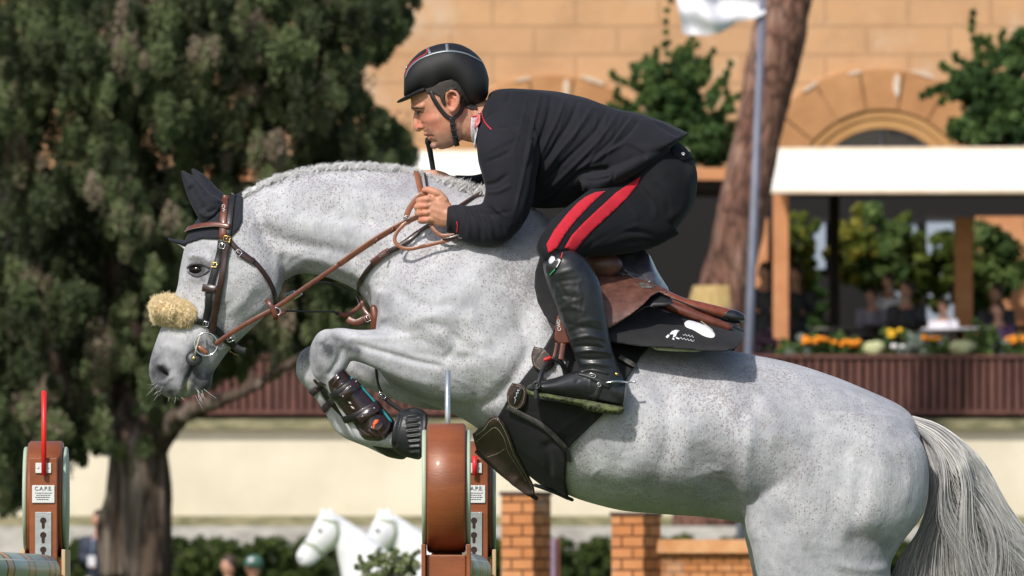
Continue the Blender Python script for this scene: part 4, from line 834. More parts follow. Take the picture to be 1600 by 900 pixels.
SCULPT = [
 # neck furrows and muscle
 ([(395,350),(430,372),(480,385),(530,392),(575,405)], 12, -.009, .3), ([(400,330),(450,345),(520,352),(600,372),(650,400)], 16, .006, .3),
 ([(450,395),(500,402),(545,420),(580,450)], 11, .009, .4), ([(470,415),(520,428),(560,447)], 7, -.005, .3), ([(410,300),(480,283),(560,278),(640,285)], 9, -.004, .3),
 ([(545,425),(580,470),(592,520)], 9, -.008, .4), ([(440,300),(520,300),(620,315),(700,350)], 22, .007, .4), ([(560,330),(590,360),(600,400)], 10, -.006, .4),
 ([(500,345),(530,320),(560,300)], 8, -.003, .4), ([(620,340),(640,390),(640,430)], 14, -.006, .4),
 # shoulder blade, point of shoulder
 ([(800,360),(750,430),(690,480),(620,505)], 22, .012, .3), ([(850,420),(820,500),(760,545)], 20, -.009, .4), ([(600,450),(590,480),(600,505)], 14, .01, .3),
 ([(612,440),(640,470),(680,480),(720,470)], 9, -.007, .4), ([(660,500),(700,515),(712,540),(690,565)], 7, -.006, .3), bl(688,520,20,.012), ([(640,545),(690,560),(760,555)], 8, -.006, .4),
 ([(540,535),(590,548),(650,565),(700,575)], 5, -.009, .3), ([(540,525),(600,528),(660,525)], 6, .006, .4), ([(560,522),(620,518)], 3, -.003, .5), ([(560,560),(620,585),(690,605)], 8, .005, .4),
 bl(760,560,38,.014), ([(800,470),(825,540),(800,590),(760,628)], 10, -.012, .4), ([(805,590),(780,622),(740,634)], 7, -.008, .4), ([(745,480),(770,520),(775,560)], 12, -.004, .4),
 # knee and cannon bones
 bl(512,545,14,.004), ([(505,520),(498,545),(502,580)], 6, .004, .3), ([(535,540),(528,565),(510,590)], 5, -.006, .3), bl(545,552,7,-.004),
 # belly, ribs, flank
 ([(1000,640),(985,700),(950,750)], 13, -.003, .4), ([(1050,660),(1040,720),(1010,775)], 13, -.003, .4), ([(900,740),(1000,735),(1100,755)], 22, .006, .4),
 ([(1090,690),(1110,740),(1145,790),(1170,830)], 24, -.010, .4), ([(1120,640),(1105,700),(1110,740)], 26, -.006, .4), ([(1180,640),(1165,720),(1172,800),(1188,890)], 12, .010, .4), bl(1140,600,26,.008),
 # quarters
 bl(1270,640,50,.012), ([(1230,680),(1215,760),(1225,850)], 26, -.008, .4), ([(1380,680),(1370,760),(1340,840)], 26, .010, .4), ([(1320,690),(1310,760),(1290,850)], 18, -.006, .4),
 ([(1320,835),(1370,850),(1400,862)], 22, -.008, .4), ([(1300,880),(1350,890),(1392,887)], 8, .005, .4), ([(1190,620),(1150,660)], 14, -.006, .4), ([(1180,600),(1240,700),(1260,760)], 20, .006, .5),
 # head: cheek, facial crest, jaw line, eye region
 bl(395,430,30,.012), ([(335,450),(320,480),(308,505)], 7, .007, .4), ([(350,470),(350,510),(340,545)], 12, -.008, .4), ([(425,400),(432,435),(415,475),(380,500)], 7, .005, .4),
 ([(440,395),(445,430),(436,455)], 6, -.010, .4), ([(290,455),(285,490),(278,525)], 8, -.004, .4), ([(318,390),(322,402)], 9, -.005), ([(292,404),(308,400),(324,404),(330,412)], 5, .008, .3),
 ([(294,432),(308,437),(322,431)], 4, .005, .3), bl(309,421,10,-.012), bl(344,402,11,-.008), bl(300,385,14,.005), ([(250,545),(262,540),(276,552)], 6, .005, .3),
 # nostril and mouth
 ([(240,585),(246,573),(258,569),(266,578)], 4, .006, .2), ([(249,579),(256,585)], 6.0, -.030), ([(250,580),(255,584)], 4, -.02), ([(262,588),(256,598),(246,594)], 4, .005, .3), ([(268,590),(272,610),(266,620)], 6, -.006, .3),
 ([(290,622),(291,600),(300,580),(306,562),(312,550)], 4.0, -.015, .2), ([(300,562),(312,545),(322,538)], 9, -.006, .3), bl(320,598,9,.006), ([(306,560),(318,572),(330,580)], 5, -.004, .4), bl(278,605,11,.007),
 ([(306,512),(312,535),(318,552)], 8, .005, .4), ([(345,560),(370,540),(400,515)], 8, -.003, .5),
]
sculpt(horse_me, SCULPT)
sculpt(horse_me, [([(655,300),(700,330),(740,380),(760,430)], 16, .006, .4), ([(690,345),(660,400),(650,440)], 12, -.005, .4), ([(840,480),(850,560),(830,640)], 16, .007, .4), ([(880,600),(930,650),(960,720)], 12, .004, .4), ([(1010,600),(1020,660),(1005,730)], 12, .004, .4), ([(1060,610),(1075,670),(1065,740)], 12, .0035, .4), ([(1035,610),(1045,670),(1030,740)], 9, -.0035, .4),
 ([(1160,590),(1200,640),(1215,700)], 14, .006, .4), ([(1290,600),(1340,650),(1400,680)], 14, .005, .4), ([(1260,700),(1250,780),(1262,860)], 12, .006, .4), ([(1345,700),(1345,770),(1325,830)], 12, -.006, .4), ([(1400,690),(1420,740),(1410,800)], 10, .004, .4), ([(470,300),(500,330),(560,345),(620,350)], 10, -.004, .4), ([(400,440),(380,470),(350,495)], 8, .004, .4),
 ([(380,345),(400,360),(420,385)], 6, -.004, .4), ([(500,395),(540,405),(560,420)], 5, .003, .4), ([(640,500),(700,495),(760,500)], 12, .006, .4), ([(700,520),(740,545),(790,540)], 9, -.005, .4), ([(590,600),(640,625),(720,640)], 7, -.004, .4)])
# small veins and folds, and a gentle unevenness everywhere
VEIN = [([(600,440),(640,452),(660,480)], 3, .003, .4), ([(700,590),(730,600),(745,620)], 2.5, .003, .4), ([(980,790),(930,775)], 2.5, .003, .4), ([(940,730),(925,745),(928,770)], 2.5, .0035, .3),
 ([(975,760),(1000,775),(1020,790)], 2.5, .003, .4), ([(1150,660),(1160,690),(1185,700)], 3, .003, .4), ([(1100,725),(1120,735),(1130,730)], 3, .003, .3), ([(345,490),(330,505),(325,525)], 2.5, .003, .4),
 ([(455,345),(470,332),(485,328)], 3, -.003, .3), ([(445,420),(470,400),(500,398)], 4, -.004, .4), ([(575,440),(600,432),(612,446)], 3, -.004, .3), ([(425,338),(445,350),(438,365)], 3, -.002, .3)]
sculpt(horse_me, [(a, b, c*.45, d) for a, b, c, d in VEIN])
v = verts(horse_me); n = normals(horse_me)
v += n*(fnoise(v, 26, 3)*.0012+fnoise(v, 60, 4)*.0006)[:, None]; setverts(horse_me, v)
paint(horse_me, 'dark', [([(240,560),(244,600),(275,618)], 24, .52), ([(275,560),(290,580)], 16, .35), ([(297,580),(318,600),(330,592)], 16, .85), ([(300,560),(308,545)], 9, .85), ([(251,582)], 9, 1.6), ([(508,545)], 20, .72), ([(520,530),(545,540),(560,548)], 9, .6), ([(495,565),(505,590)], 10, .4),  # dark coat and skin, plus shade painted into nostril pit and body hollows
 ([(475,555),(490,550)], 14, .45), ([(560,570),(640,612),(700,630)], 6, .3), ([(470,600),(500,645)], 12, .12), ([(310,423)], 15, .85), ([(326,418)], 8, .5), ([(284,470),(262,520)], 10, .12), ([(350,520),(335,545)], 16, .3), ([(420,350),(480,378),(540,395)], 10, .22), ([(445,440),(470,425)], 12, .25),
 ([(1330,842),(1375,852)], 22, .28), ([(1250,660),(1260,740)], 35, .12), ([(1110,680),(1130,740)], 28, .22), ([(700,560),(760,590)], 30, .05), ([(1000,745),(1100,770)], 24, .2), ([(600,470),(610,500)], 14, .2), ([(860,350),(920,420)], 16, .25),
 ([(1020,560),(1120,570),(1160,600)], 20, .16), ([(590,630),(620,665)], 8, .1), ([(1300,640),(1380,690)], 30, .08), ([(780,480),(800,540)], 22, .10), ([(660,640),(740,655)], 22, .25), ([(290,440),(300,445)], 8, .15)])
paint(horse_me, 'stain_bounce', [([(285,612),(292,600),(290,622)], 5, .9), ([(262,622),(280,626)], 5, .6), ([(335,590),(370,545),(400,515)], 8, .3), ([(900,775),(980,795),(1080,805),(1130,815)], 16, .35)])  # green mouth stain, plus green grass bounce painted along the belly
paint(horse_me, 'freckle', [([(640,560),(560,540),(510,560),(560,680)], 40, .25), ([(260,540),(260,620)], 50, .15), ([(1200,860),(1330,860)], 45, .3), ([(1440,760),(1400,860)], 25, .2), ([(480,600),(550,680)], 22, .1), ([(380,340),(450,370)], 30, 1.3), ([(700,460),(850,440)], 50, 1.25), ([(1060,580),(1200,600)], 40, 1.5), ([(1340,660),(1400,720)], 35, 1.25), ([(370,460)], 30, .9), ([(470,350),(560,360)], 24, .6)], base=1.0)
horse = empty('horse', W(1000, 650, 0), 'fleabitten grey horse leaping over the fence, forelegs tucked and head lowered', 'horse')
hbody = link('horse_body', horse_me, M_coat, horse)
HT = bvh(horse_me)

# ---- eye, mane, tail, hooves, whiskers
M_eye = mat('dark_eye', (.006, .004, .003), .12, spec=.35)
for sx, nm in ((-1, 'eye'), (1, 'eye')):
    l, nn, ok = hit(HT, 309, 421); c = l+Vector((.002, .0135, -.001)); c.y = c.y if sx < 0 else -c.y
    MB().ball(c, (.0285, .0205, .0175), n=20).build(nm, M_eye, horse)
M_lid = nmat('dark_eyelid', (.035, .032, .035), (.10, .095, .10), 60, .6)
for sx in (-1, 1):
    for path, wd in (([(292,419),(298,414),(308,411.5),(318,413),(328,419)], 4.5), ([(293,424),(300,429.5),(309,431.5),(318,429),(327,422)], 3.2)):
        pts = []
        for q in catmull(path, 4):
            l, nn, ok = hit(HT, q[0], q[1]); l = l+Vector((0, -.004, 0)); l.y = l.y if sx < 0 else -l.y; pts.append(l)
        k = len(pts); MB().tube(pts, [wd*S*.5*(.45+.55*math.sin(math.pi*i/(k-1))) for i in range(k)], 8).build('eyelid', M_lid, horse)
def hairmat(name, lo, hi, sc=(6, 6, 6)):
    m = mat(name, hi, .55, spec=.35); g = NG(m)
    a = g.n('ShaderNodeAttribute', attribute_name='shade').outputs['Fac']
    g.col(g.ramp(a, [(0, lo), (1, hi)])); return m
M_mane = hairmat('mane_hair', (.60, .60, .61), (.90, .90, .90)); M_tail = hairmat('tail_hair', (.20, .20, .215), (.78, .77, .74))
def strands(name, paths, r0, r1, mat_, parent, shades):
    """each strand a thin three-sided tapering hair lock"""
    V = []; F = []; SH = []
    for P, sh in zip(paths, shades):
        P = np.asarray(P); N = len(P); t = np.gradient(P, axis=0); t /= np.linalg.norm(t, axis=1)[:, None]+1e-9
        a = np.cross(t, rng.normal(size=3)); a /= np.linalg.norm(a, axis=1)[:, None]+1e-9; b = np.cross(t, a)
        w = (r0*(1-np.linspace(0, 1, N)**2)+r1)[:, None]; base = len(V)*0+sum(len(x) for x in V)
        for k in range(3):
            th = 2*math.pi*k/3; V.append(P+(a*math.cos(th)+b*math.sin(th))*w)
        for i in range(N-1):
            for k in range(3):
                k2 = (k+1) % 3; F.append((base+k*N+i, base+k2*N+i, base+k2*N+i+1, base+k*N+i+1))
        SH.append(np.full(3*N, sh))
    me = bpy.data.meshes.new('m'); vv = np.vstack(V); me.from_pydata(vv.tolist(), [], F)
    at = me.attributes.new('shade', 'FLOAT', 'POINT'); at.data.foreach_set('value', np.concatenate(SH)); me.update()
    return link(name, me, mat_, parent)
crest = catmull([(378,304),(400,292),(430,278),(480,266),(530,260),(580,260),(640,267),(690,284),(730,297),(770,304)], 12)
paths = []; sh = []
for i in range(7500):
    u = rng.uniform(0, len(crest)-1.001); k = int(u); q = crest[k]*(1-(u-k))+crest[k+1]*(u-k); fr = u/len(crest)
    y0 = rng.normal(-.006, .012); base = W(q[0], q[1]+rng.uniform(2, 7), y0); clump = math.sin(u*2.1)*.5+math.sin(u*4.7+1)*.35
    L = (.011+.009*min(1, fr*3)+rng.uniform(-.008, .009))*(1+.18*clump); tilt = .25+.25*math.sin(u*.7)+clump*.35+rng.normal(0, .24)
    if fr > .78: L *= 1.5
    side = rng.normal(-.18, .24)
    pts = []
    for j in range(5):
        t = j/4; pts.append(base+Vector((tilt*L*t*.8+.004*math.sin(t*5+u), side*L*t*(.2+t*.6), L*(t-.35*t*t*abs(side)-(t**2)*.25))))
    paths.append(pts); sh.append(rng.uniform(.25, 1))
strands('mane', paths, .00065, .00015, M_mane, horse, sh)
outer = catmull([(1426,650),(1465,663),(1506,692),(1538,728),(1572,790),(1628,880),(1690,1060)], 4)
inner = catmull([(1434,684),(1448,722),(1452,772),(1436,828),(1404,878),(1365,980),(1320,1130)], 4)
paths = []; sh = []; NC = 260; cl = [(rng.uniform(0, 1)**.85, rng.normal(0, .05), rng.normal(0, 1, 3), rng.uniform(0, 1)) for _ in range(NC)]
for i in range(17000):
    c = cl[rng.integers(NC)]; u = np.clip(c[0]+rng.normal(0, .045), 0, 1); L = rng.uniform(.8, 1.0); n_ = int(len(outer)*L)
    pts = []; yy = c[1]*1.0+rng.normal(0, .006); oy = rng.normal(0, .010)
    for j in range(0, n_, 1):
        t = j/len(outer); s0 = min(1, t*2.2+.12)
        uu = np.clip(u+c[2][0]*.075*math.sin(t*8+c[2][1]*3)*t*1.6, -.02, 1.02)
        q = outer[j]*(1-uu)+inner[j]*uu
        arch = -10*math.sin(math.pi*min(1, t*1.3))*(uu*(1-uu))*4*.6
        pts.append(W(q[0]+rng.normal(0, .2), q[1]+arch, (yy+oy*t*2)*s0+.012*math.sin(t*9+c[2][2]*4)*t))
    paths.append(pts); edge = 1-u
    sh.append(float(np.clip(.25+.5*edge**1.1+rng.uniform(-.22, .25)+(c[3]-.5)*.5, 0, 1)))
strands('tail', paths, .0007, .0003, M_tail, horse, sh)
tb = MB()
rows = []
for j in range(0, len(outer), 3):
    a = outer[j]*.88+inner[j]*.12; b = outer[j]*.12+inner[j]*.88; rows.append((a[0], a[1]+4, b[0], b[1]-4, .02+.03*min(1, j/10), 0, 0))
tm = loft(rows, 20, 3); M_dock = mat('dark_tail_root', (.24, .24, .25), .8); tm.build('tail_dock', M_dock, horse)
M_hoof = nmat('hoof_horn', (.05, .045, .04), (.12, .11, .09), 40, .5)
for k, (rows, nm) in enumerate((([(632,655,628,706,.036,-.17,0),(648,655,642,712,.045,-.17,0),(660,660,653,714,.047,-.17,0)], 'hoof'), ([(600,690,596,708,.03,.17,0),(618,690,612,712,.045,.17,0),(634,692,628,714,.047,.17,0)], 'hoof'),
        ([(1470,1420,1522,1390,.036,-.155,0),(1482,1450,1545,1408,.05,-.155,0)], 'hoof'), ([(1448,1420,1500,1390,.036,.17,0),(1460,1450,1523,1408,.05,.17,0)], 'hoof'))):
    loft(rows, 20, 3).build(nm, M_hoof, horse)
paths = []; sh = []
for i in range(34):
    z = rng.integers(3)
    px_, py_ = [(rng.uniform(292, 322), rng.uniform(606, 618)), (rng.uniform(238, 260), rng.uniform(590, 616)), (rng.uniform(262, 290), 620)][z]
    d = [(rng.uniform(-4, 22), rng.uniform(10, 30)), (rng.uniform(-14, -4), rng.uniform(2, 14)), (rng.uniform(-4, 8), rng.uniform(6, 14))][z]
    y = rng.uniform(-.045, .02); paths.append([W(px_+d[0]*t, py_+d[1]*(t-.15*t*t), y-.02*t) for t in (0, .33, .66, 1)]); sh.append(rng.uniform(.5, 1))
k_ = [i for i in range(len(paths)) if PX(paths[i][0])[0][0] < 275]; o_ = [i for i in range(len(paths)) if i not in k_]
for ix in (k_, o_): strands('whiskers', [paths[i] for i in ix], .00028, .0001, M_mane, horse, [sh[i] for i in ix])
# ================================================================ tack
def leather(name, c1, c2, rough=.38, coat=.25):
    m = mat(name, c1, rough, spec=.5, coat=coat); g = NG(m)
    g.col(g.ramp(g.noise(35, 5, .65), [(.3, c1), (.7, c2)])); g.nrm(g.bump(g.noise(420, 3, .6), .0006, .7)); return m
M_brown = leather('brown_leather', (.085, .022, .012), (.17, .048, .026)); M_dbrown = leather('dark_brown_leather', (.018, .008, .007), (.045, .02, .016), .3)
M_tan = leather('tan_leather', (.19, .065, .03), (.30, .115, .06)); M_blk = leather('black_leather', (.008, .008, .009), (.016, .016, .019), .45, .1)
M_guard = leather('guard_leather', (.030, .018, .014), (.055, .034, .026), .45, .1)
M_navy = nmat('navy_knit_cloth', (.006, .008, .014), (.012, .015, .024), 90, .85, .0006, 700, sheen=.08)
M_blkcloth = nmat('black_cloth', (.006, .006, .007), (.011, .011, .013), 50, .8, .0006, 600, sheen=.05)
M_steel = mat('polished_steel', (.75, .76, .78), .16, 1); M_brass = mat('brass', (.65, .45, .14), .25, 1)
M_white = nmat('white_cloth', (.72, .72, .76), (.85, .85, .88), 60, .7); M_thread = mat('pale_stitching', (.50, .46, .38), .8)
M_rubber = nmat('black_rubber', (.014, .015, .018), (.024, .026, .03), 30, .42, .0004, 300); M_red = nmat('red_cloth', (.50, .02, .03), (.62, .035, .045), 80, .75, .0004, 500)
def ring(px, py, Y, r, tube, mb=None, rot=None, sq=1.0):
    c = W(px, py, Y); mb = mb or MB(); pts = [c+Vector((math.cos(a)*r, 0, math.sin(a)*r*sq)) for a in [2*math.pi*i/28 for i in range(29)]]
    if rot is not None: pts = [c+rot @ (p-c) for p in pts]
    return mb.tube(pts, tube, 8, cap=False)
# ---- ear bonnet
bonnet = empty('ear_bonnet', W(340, 350), 'dark navy ear bonnet over the grey horse\'s poll and ears, under the brown headpiece', 'horse bonnet')
bm_ = shell(horse_me, [(280,392),(293,381),(317,373),(340,374),(352,370),(363,369),(373,358),(378,345),(379,300),(372,285),(340,285),(290,320)], .002, .004)
link('hood', bm_, M_navy, bonnet)
def ear(dx, dy, Y, dist=1):
    m = loft([(318+dx,352+dy,350+dx,322+dy,.024,Y,0), (309+dx,339+dy,345+dx,311+dy,.030,Y,0), (300+dx,322+dy,330+dx,303+dy,.028,Y,0), (291+dx,301+dy,315+dx,288+dy,.022,Y,0), (286+dx,283+dy,302+dx,275+dy,.014,Y,0), (282+dx,266+dy,287+dx,266+dy,.003,Y,0)], 28, 5)
    me = fuse(m, .003, 3)
    if dist: sculpt(me, [([(300,278),(312,296),(330,312),(344,314)], 2.5, .003, .2), ([(296,290),(308,312),(322,328)], 6, -.007, .3), ([(310,330),(322,338),(338,332)], 3, .003, .3), ([(312,322),(326,332),(340,326)], 3, -.003, .3), ([(318,300),(330,318),(336,330)], 2, -.002, .3)])
    return me
link('ear_cover', ear(0, 0, -.045), M_navy, bonnet); link('ear_cover', ear(16, -3, .05, 0), M_navy, bonnet)
loft([(262,371,263,376,.006,0,0), (275,374,275,381,.018,0,0), (292,375,293,387,.03,0,0), (306,372,306,384,.035,0,0)], 20, 4).build('brim', M_navy, bonnet)
m = loft([(266,376,267,377,.004,0,0), (279,380,281,384,.012,0,0), (291,385,293,394,.018,0,0), (300,386,302,396,.018,0,0)], 20, 4); m.build('forelock', M_mane, horse)
at = bpy.data.objects['forelock'].data.attributes.new('shade', 'FLOAT', 'POINT'); at.data.foreach_set('value', [.8]*len(at.data))
# a tree of surfaces for the straps over the hood
def tree_of(*mes):
    vs = []; fs = []
    for me in mes:
        b = len(vs); vs += [tuple(x) for x in verts(me)]; fs += [tuple(i+b for i in p.vertices) for p in me.polygons]
    return BVHTree.FromPolygons(vs, fs)
HB = tree_of(horse_me, bm_)
def pw(px): return px*S
def mirror_y(mb): return MB().add([Vector((v.x, -v.y, v.z)) for v in mb.v], [f[::-1] for f in mb.f])
def stitches(tree, path, off, parent, step=3.2, r=.0006, mat_=None, name='stitching'):
    R = catmull([list(q)[:2] for q in path], 12); L = 0; mb = MB(); acc = []; last = R[0]
    for q in R[1:]:
        L += np.hypot(*(q-last)); acc.append((L, q)); last = q
    t = 0
    while t < L-step*.6:
        def at_(d):
            for (l0, q0), (l1, q1) in zip(acc[:-1], acc[1:]):
                if l1 >= d: return q0+(q1-q0)*((d-l0)/(l1-l0+1e-9))
            return acc[-1][1]
        a = at_(t); b = at_(t+step*.6); pa, na, _ = hit(tree, a[0], a[1], off); pb, nb, _ = hit(tree, b[0], b[1], off)
        if (pa-pb).length < step*S*3: mb.tube([pa, pb], r, 5)
        t += step
    if mb.v: mb.build(name, mat_ or M_thread, parent)
bridle = empty('bridle', W(345, 440, -.1), 'dark brown leather bridle with fleece noseband and loose ring bit on the grey horse\'s head', 'bridle')
def both(mbf, name, mat_, parent):
    m = mbf(); m.build(name, mat_, parent); mirror_y(m).build(name, mat_, parent)
both(lambda: dstrap(HB, [(366,303),(362,318),(359,340),(357,358),(356,372)], pw(11), .002, .004), 'headpiece', M_blk, bridle)
both(lambda: dstrap(HB, [(354,305),(352,320),(350,340),(349,358),(349,374)], pw(11), .005, .004), 'headpiece', M_brown, bridle)
both(lambda: dstrap(HB, [(294,363),(302,359),(318,355),(340,352.5),(360,355.5)], pw(8), .009, .0045), 'browband', M_brown, bridle)
stitches(HB, [(294,366),(302,362),(318,358),(340,355.5),(358,358)], .0135, bridle)
both(lambda: dstrap(HB, [(347,374),(344,396),(336,424),(329,450),(325,480),(321,500)], pw(11), .004, .004), 'noseband_hanger', M_blk, bridle)
both(lambda: dstrap(HB, [(357,372),(354,396),(349,430),(342,462),(335,492),(329,522)], pw(10.5), .009, .005), 'cheekpiece', M_dbrown, bridle)
dstrap(HB, [(320,449),(327,451),(338,453)], pw(12), .012, .004).build('keeper', M_dbrown, bridle)
both(lambda: dstrap(HB, [(359,376),(370,389),(384,400),(400,413),(414,431),(424,449),(430,470),(432,490)], pw(8), .003, .004), 'throatlatch', M_dbrown, bridle)
dstrap(HB, [(371,392),(383,402),(396,410)], pw(10), .008, .003).build('keeper', M_dbrown, bridle)
both(lambda: dstrap(HB, [(300,499),(318,503),(336,514),(354,530),(372,545),(384,549)], pw(11), .004, .004), 'noseband', M_blk, bridle)
stitches(HB, [(350,541),(364,552),(374,556)], .009, bridle, mat_=M_brass)
def buckle(px, py, w_, h_, ang, mat_, parent, tree=HB, off=.012, r=.0012, Y=None):
    l, nn, ok = hit(tree, px, py, off) if Y is None else (W(px, py, Y), Vector((0, -1, 0)), 1)
    a = math.radians(ang); ux = Vector((math.cos(a), 0, math.sin(a))); ux = (ux-nn*ux.dot(nn)).normalized(); uy = nn.cross(ux)
    w_ *= S/2; h_ *= S/2; q = [l+ux*x*w_+uy*y*h_ for x, y in ((-1, -.7), (-.7, -1), (.7, -1), (1, -.7), (1, .7), (.7, 1), (-.7, 1), (-1, .7), (-1, -.7), (-.7, -1))]
    MB().tube(q, r, 6, cap=False).tube([l-ux*w_, l+ux*w_*1.1], r*.8, 6).build('buckle', mat_, parent)
buckle(356, 375, 9, 10, 80, M_brass, bridle, off=.017); buckle(349, 385, 8, 9, 80, M_steel, bridle, off=.017); buckle(336, 415, 7, 10, 80, M_brass, bridle, off=.012)
buckle(359, 522, 12, 11, 25, M_steel, bridle, off=.03, r=.0018); buckle(373, 396, 9, 9, -40, M_steel, bridle); buckle(322, 505, 8, 8, 80, M_steel, bridle, off=.014)
text('CWD', .0125, hit(HB, 351, 332, .0115)[0], (.12, 0, -1), (1, 0, .1), M_white, 'maker_mark', bridle)
# fleece on the noseband
fl = loft([(236,478,238,494,.05,0,0), (243,466,243,504,.072,0,0), (262,462,262,509,.082,0,0), (285,466,284,517,.088,0,0), (300,470,296,516,.085,0,0), (309,477,307,506,.07,0,0), (312,486,311,496,.04,0,0)], 36, 5)
fme = fuse(fl, .0022, 4); v = verts(fme); n = normals(fme)
v += n*(fnoise(v, 70, 11)*.0025+fnoise(v, 170, 12)*.0020+fnoise(v, 420, 13)*.0016)[:, None]; setverts(fme, v)
sculpt(fme, [([(270,508),(275,495),(290,492)], 4, -.006, .3)])
M_fleece = nmat('cream_fleece', (.66, .49, .25), (.86, .72, .46), 45, .95, .003, 260, sheen=.4)
flo = link('fleece_cover', fme, M_fleece, bridle)
v = verts(fme); n = normals(fme); idx = rng.choice(len(v), 16000)
paths = []; sh = []
for i in idx:
    d = n[i]+rng.normal(0, .5, 3); L = rng.uniform(.002, .0052); paths.append([v[i], v[i]+d*L*.6, v[i]+(d+rng.normal(0, .7, 3))*L]); sh.append(rng.uniform(.2, 1))
M_flh = hairmat('fleece_hair', (.70, .52, .26), (.95, .82, .56)); strands('fleece_pile', paths, .0004, .0002, M_flh, flo, sh)
# bit
bit = MB(); ring(322, 538, -.086, pw(18), .0023, bit); bit.build('bit_ring', M_steel, bridle)
ring(322, 538, .088, pw(19), .003).build('bit_ring', M_steel, bridle)
MB().lathe([(pw(4), -.006), (pw(12), -.005), (pw(13), 0), (pw(12), .005), (pw(4), .006)], W(303, 560, -.072), Matrix.Rotation(math.pi/2-.25, 3, 'X'), 24).build('bit_guard', M_rubber, bridle)
MB().ball(W(303, 560, -.081), (.005, .003, .006)).build('bit_stud', M_brass, bridle)
limb([(309,541,-.080,.0062), (315,545,-.083,.0075), (322,551,-.083,.006)], 12, 4).build('bit_roller', M_tan, bridle)
limb([(315,517,-.083,.0022), (311,530,-.088,.0024), (307,543,-.088,.0024), (305,552,-.083,.002)], 8, 4).build('bit_cord', nmat('pale_cord', (.4, .38, .28), (.55, .52, .42), 90), bridle)
# reins
reins = empty('reins', W(500, 430, -.14), 'brown laced leather reins running from bit ring to the rider\'s hands', 'reins')
RP = [(336,538,-.090),(360,521,-.10),(395,500,-.115),(430,481,-.125),(480,447,-.145),(530,413,-.165),(560,392,-.178),(600,366,-.195),(640,344,-.208),(668,332,-.212)]
def freestrap(path, width, thick=.003, sub=6, mb=None, up=(0, -1, 0)):
    R = catmull([list(r) for r in path], sub); return strap([W(*r) for r in R], width, thick, up=up, mb=mb)
freestrap(RP[:6], pw(7.5), .0035).build('rein', M_brown, reins)
freestrap(RP[5:], pw(9.5), .0035).build('rein_grip', M_tan, reins)
m = MB()
for a in (-2.2, 0, 2.2): freestrap([(x+a*.5, y+a*.9, Y-.002) for x, y, Y in RP[5:]], pw(.9), .003, mb=m)
m.build('grip_stripes', M_dbrown, reins)
for t in ((588,375.5), (613,359.5), (640,345.5)):
    i = W(t[0], t[1], -.203); strap([i+Vector((-.004, 0, -.009)), i+Vector((.004, 0, .009))], pw(3.2), .005, up=(0, -1, 0)).build('rein_stop', M_brown, reins)
R2 = catmull([(x, y, -Y) for x, y, Y in RP], 4); strap([W(*r) for r in R2[:-6]], pw(8), .0035, up=(0, 1, 0)).build('rein', M_brown, reins)
freestrap([(667,332,-.214),(656,350,-.215)], .002).mb if False else None
freestrap([(672,350,-.215),(680,361,-.222),(690,368,-.226),(705,368,-.23),(722,366,-.232)], pw(6.5)).build('rein_end', M_tan, reins)
freestrap([(722,369,-.233),(690,378,-.23),(660,385,-.226),(640,389,-.222),(626,386,-.218),(617,377,-.215),(619,365,-.212),(630,352,-.209),(640,345,-.207)], pw(6)).build('rein_end', M_tan, reins)
limb([(693,373,-.234,.004), (704,372,-.235,.008), (718,368,-.236,.008), (724,366,-.236,.005)], 12, 4).build('rein_buckle_keeper', M_dbrown, reins)
buckle(721, 367, 9, 9, 10, M_steel, reins, Y=-.244)
text('CWD', .008, W(658, 380.5, -.235), (1, 0, .22), (-.22, 0, 1), M_white, 'maker_mark', reins)
freestrap([(668,302,-.205),(655,306,-.207),(645,318,-.208),(638,330,-.208),(634,342,-.208)], pw(9)).build('rein_grip', M_tan, reins)
buckle(635, 340, 9, 5, 10, M_steel, reins, Y=-.214)
# martingale and breastplate
mg = empty('breastplate', W(570, 490, -.05), 'brown leather running martingale and breastplate round the base of the grey horse\'s neck', 'breastplate')
dstrap(HB, [(562,444),(570,430),(585,412),(605,396),(630,382),(655,364)], pw(8.5), .004, .004).build('neck_strap', M_dbrown, mg)
dstrap(HB, [(640,374),(670,354),(700,336),(730,317),(754,301)], pw(7), .004, .004).build('neck_strap', M_dbrown, mg)
dstrap(HB, [(583,412),(596,402),(610,393)], pw(11), .008, .004).build('laced_sleeve', M_brown, mg)
text('CWD', .009, hit(HB, 600, 399, .014)[0], (1, 0, .75), (-.75, 0, 1), M_white, 'maker_mark', mg)
dstrap(HB, [(650,272),(653,285),(656,298),(662,310)], pw(9), .006, .004).build('wither_strap', M_tan, mg)
dstrap(HB, [(661,270),(664,284),(667,299)], pw(3), .008, .004).build('wither_strap', M_dbrown, mg)
limb([(440,488,-.118,.0045),(452,486,-.11,.0028),(490,487,-.085,.0026),(520,487,-.07,.0028),(527,490,-.06,.005)], 8, 5).build('martingale_cord', M_blk, mg)
limb([(462,460,-.10,.0026),(478,446,-.06,.0026),(510,441,-.03,.0026),(540,451,-.02,.0026),(557,465,-.02,.0026),(562,482,-.03,.0026)], 8, 5).build('martingale_cord', M_blk, mg)
limb([(448,462,.06,.005),(460,456,.05,.005)], 8, 3).build('martingale_ring', M_steel, mg); limb([(460,466,.06,.004),(471,459,.05,.004)], 8, 3).build('martingale_ring', M_steel, mg)
ring(432, 487, -.128, .011, .0022).build('martingale_ring', M_steel, mg)
strap([W(416,468,-.124), W(424,478,-.128), W(430,490,-.130), W(431,499,-.126)], pw(8), .004, up=(0, -1, 0)).build('rein_stop', M_brown, mg)
strap([W(436,492,-.126), W(446,487,-.12)], pw(6), .004, up=(0, -1, 0)).build('rein_stop', M_brown, mg)
freestrap([(524,488,-.06),(540,492,-.05),(556,484,-.04),(568,472,-.03)], pw(7)).build('chest_strap', M_brown, mg)
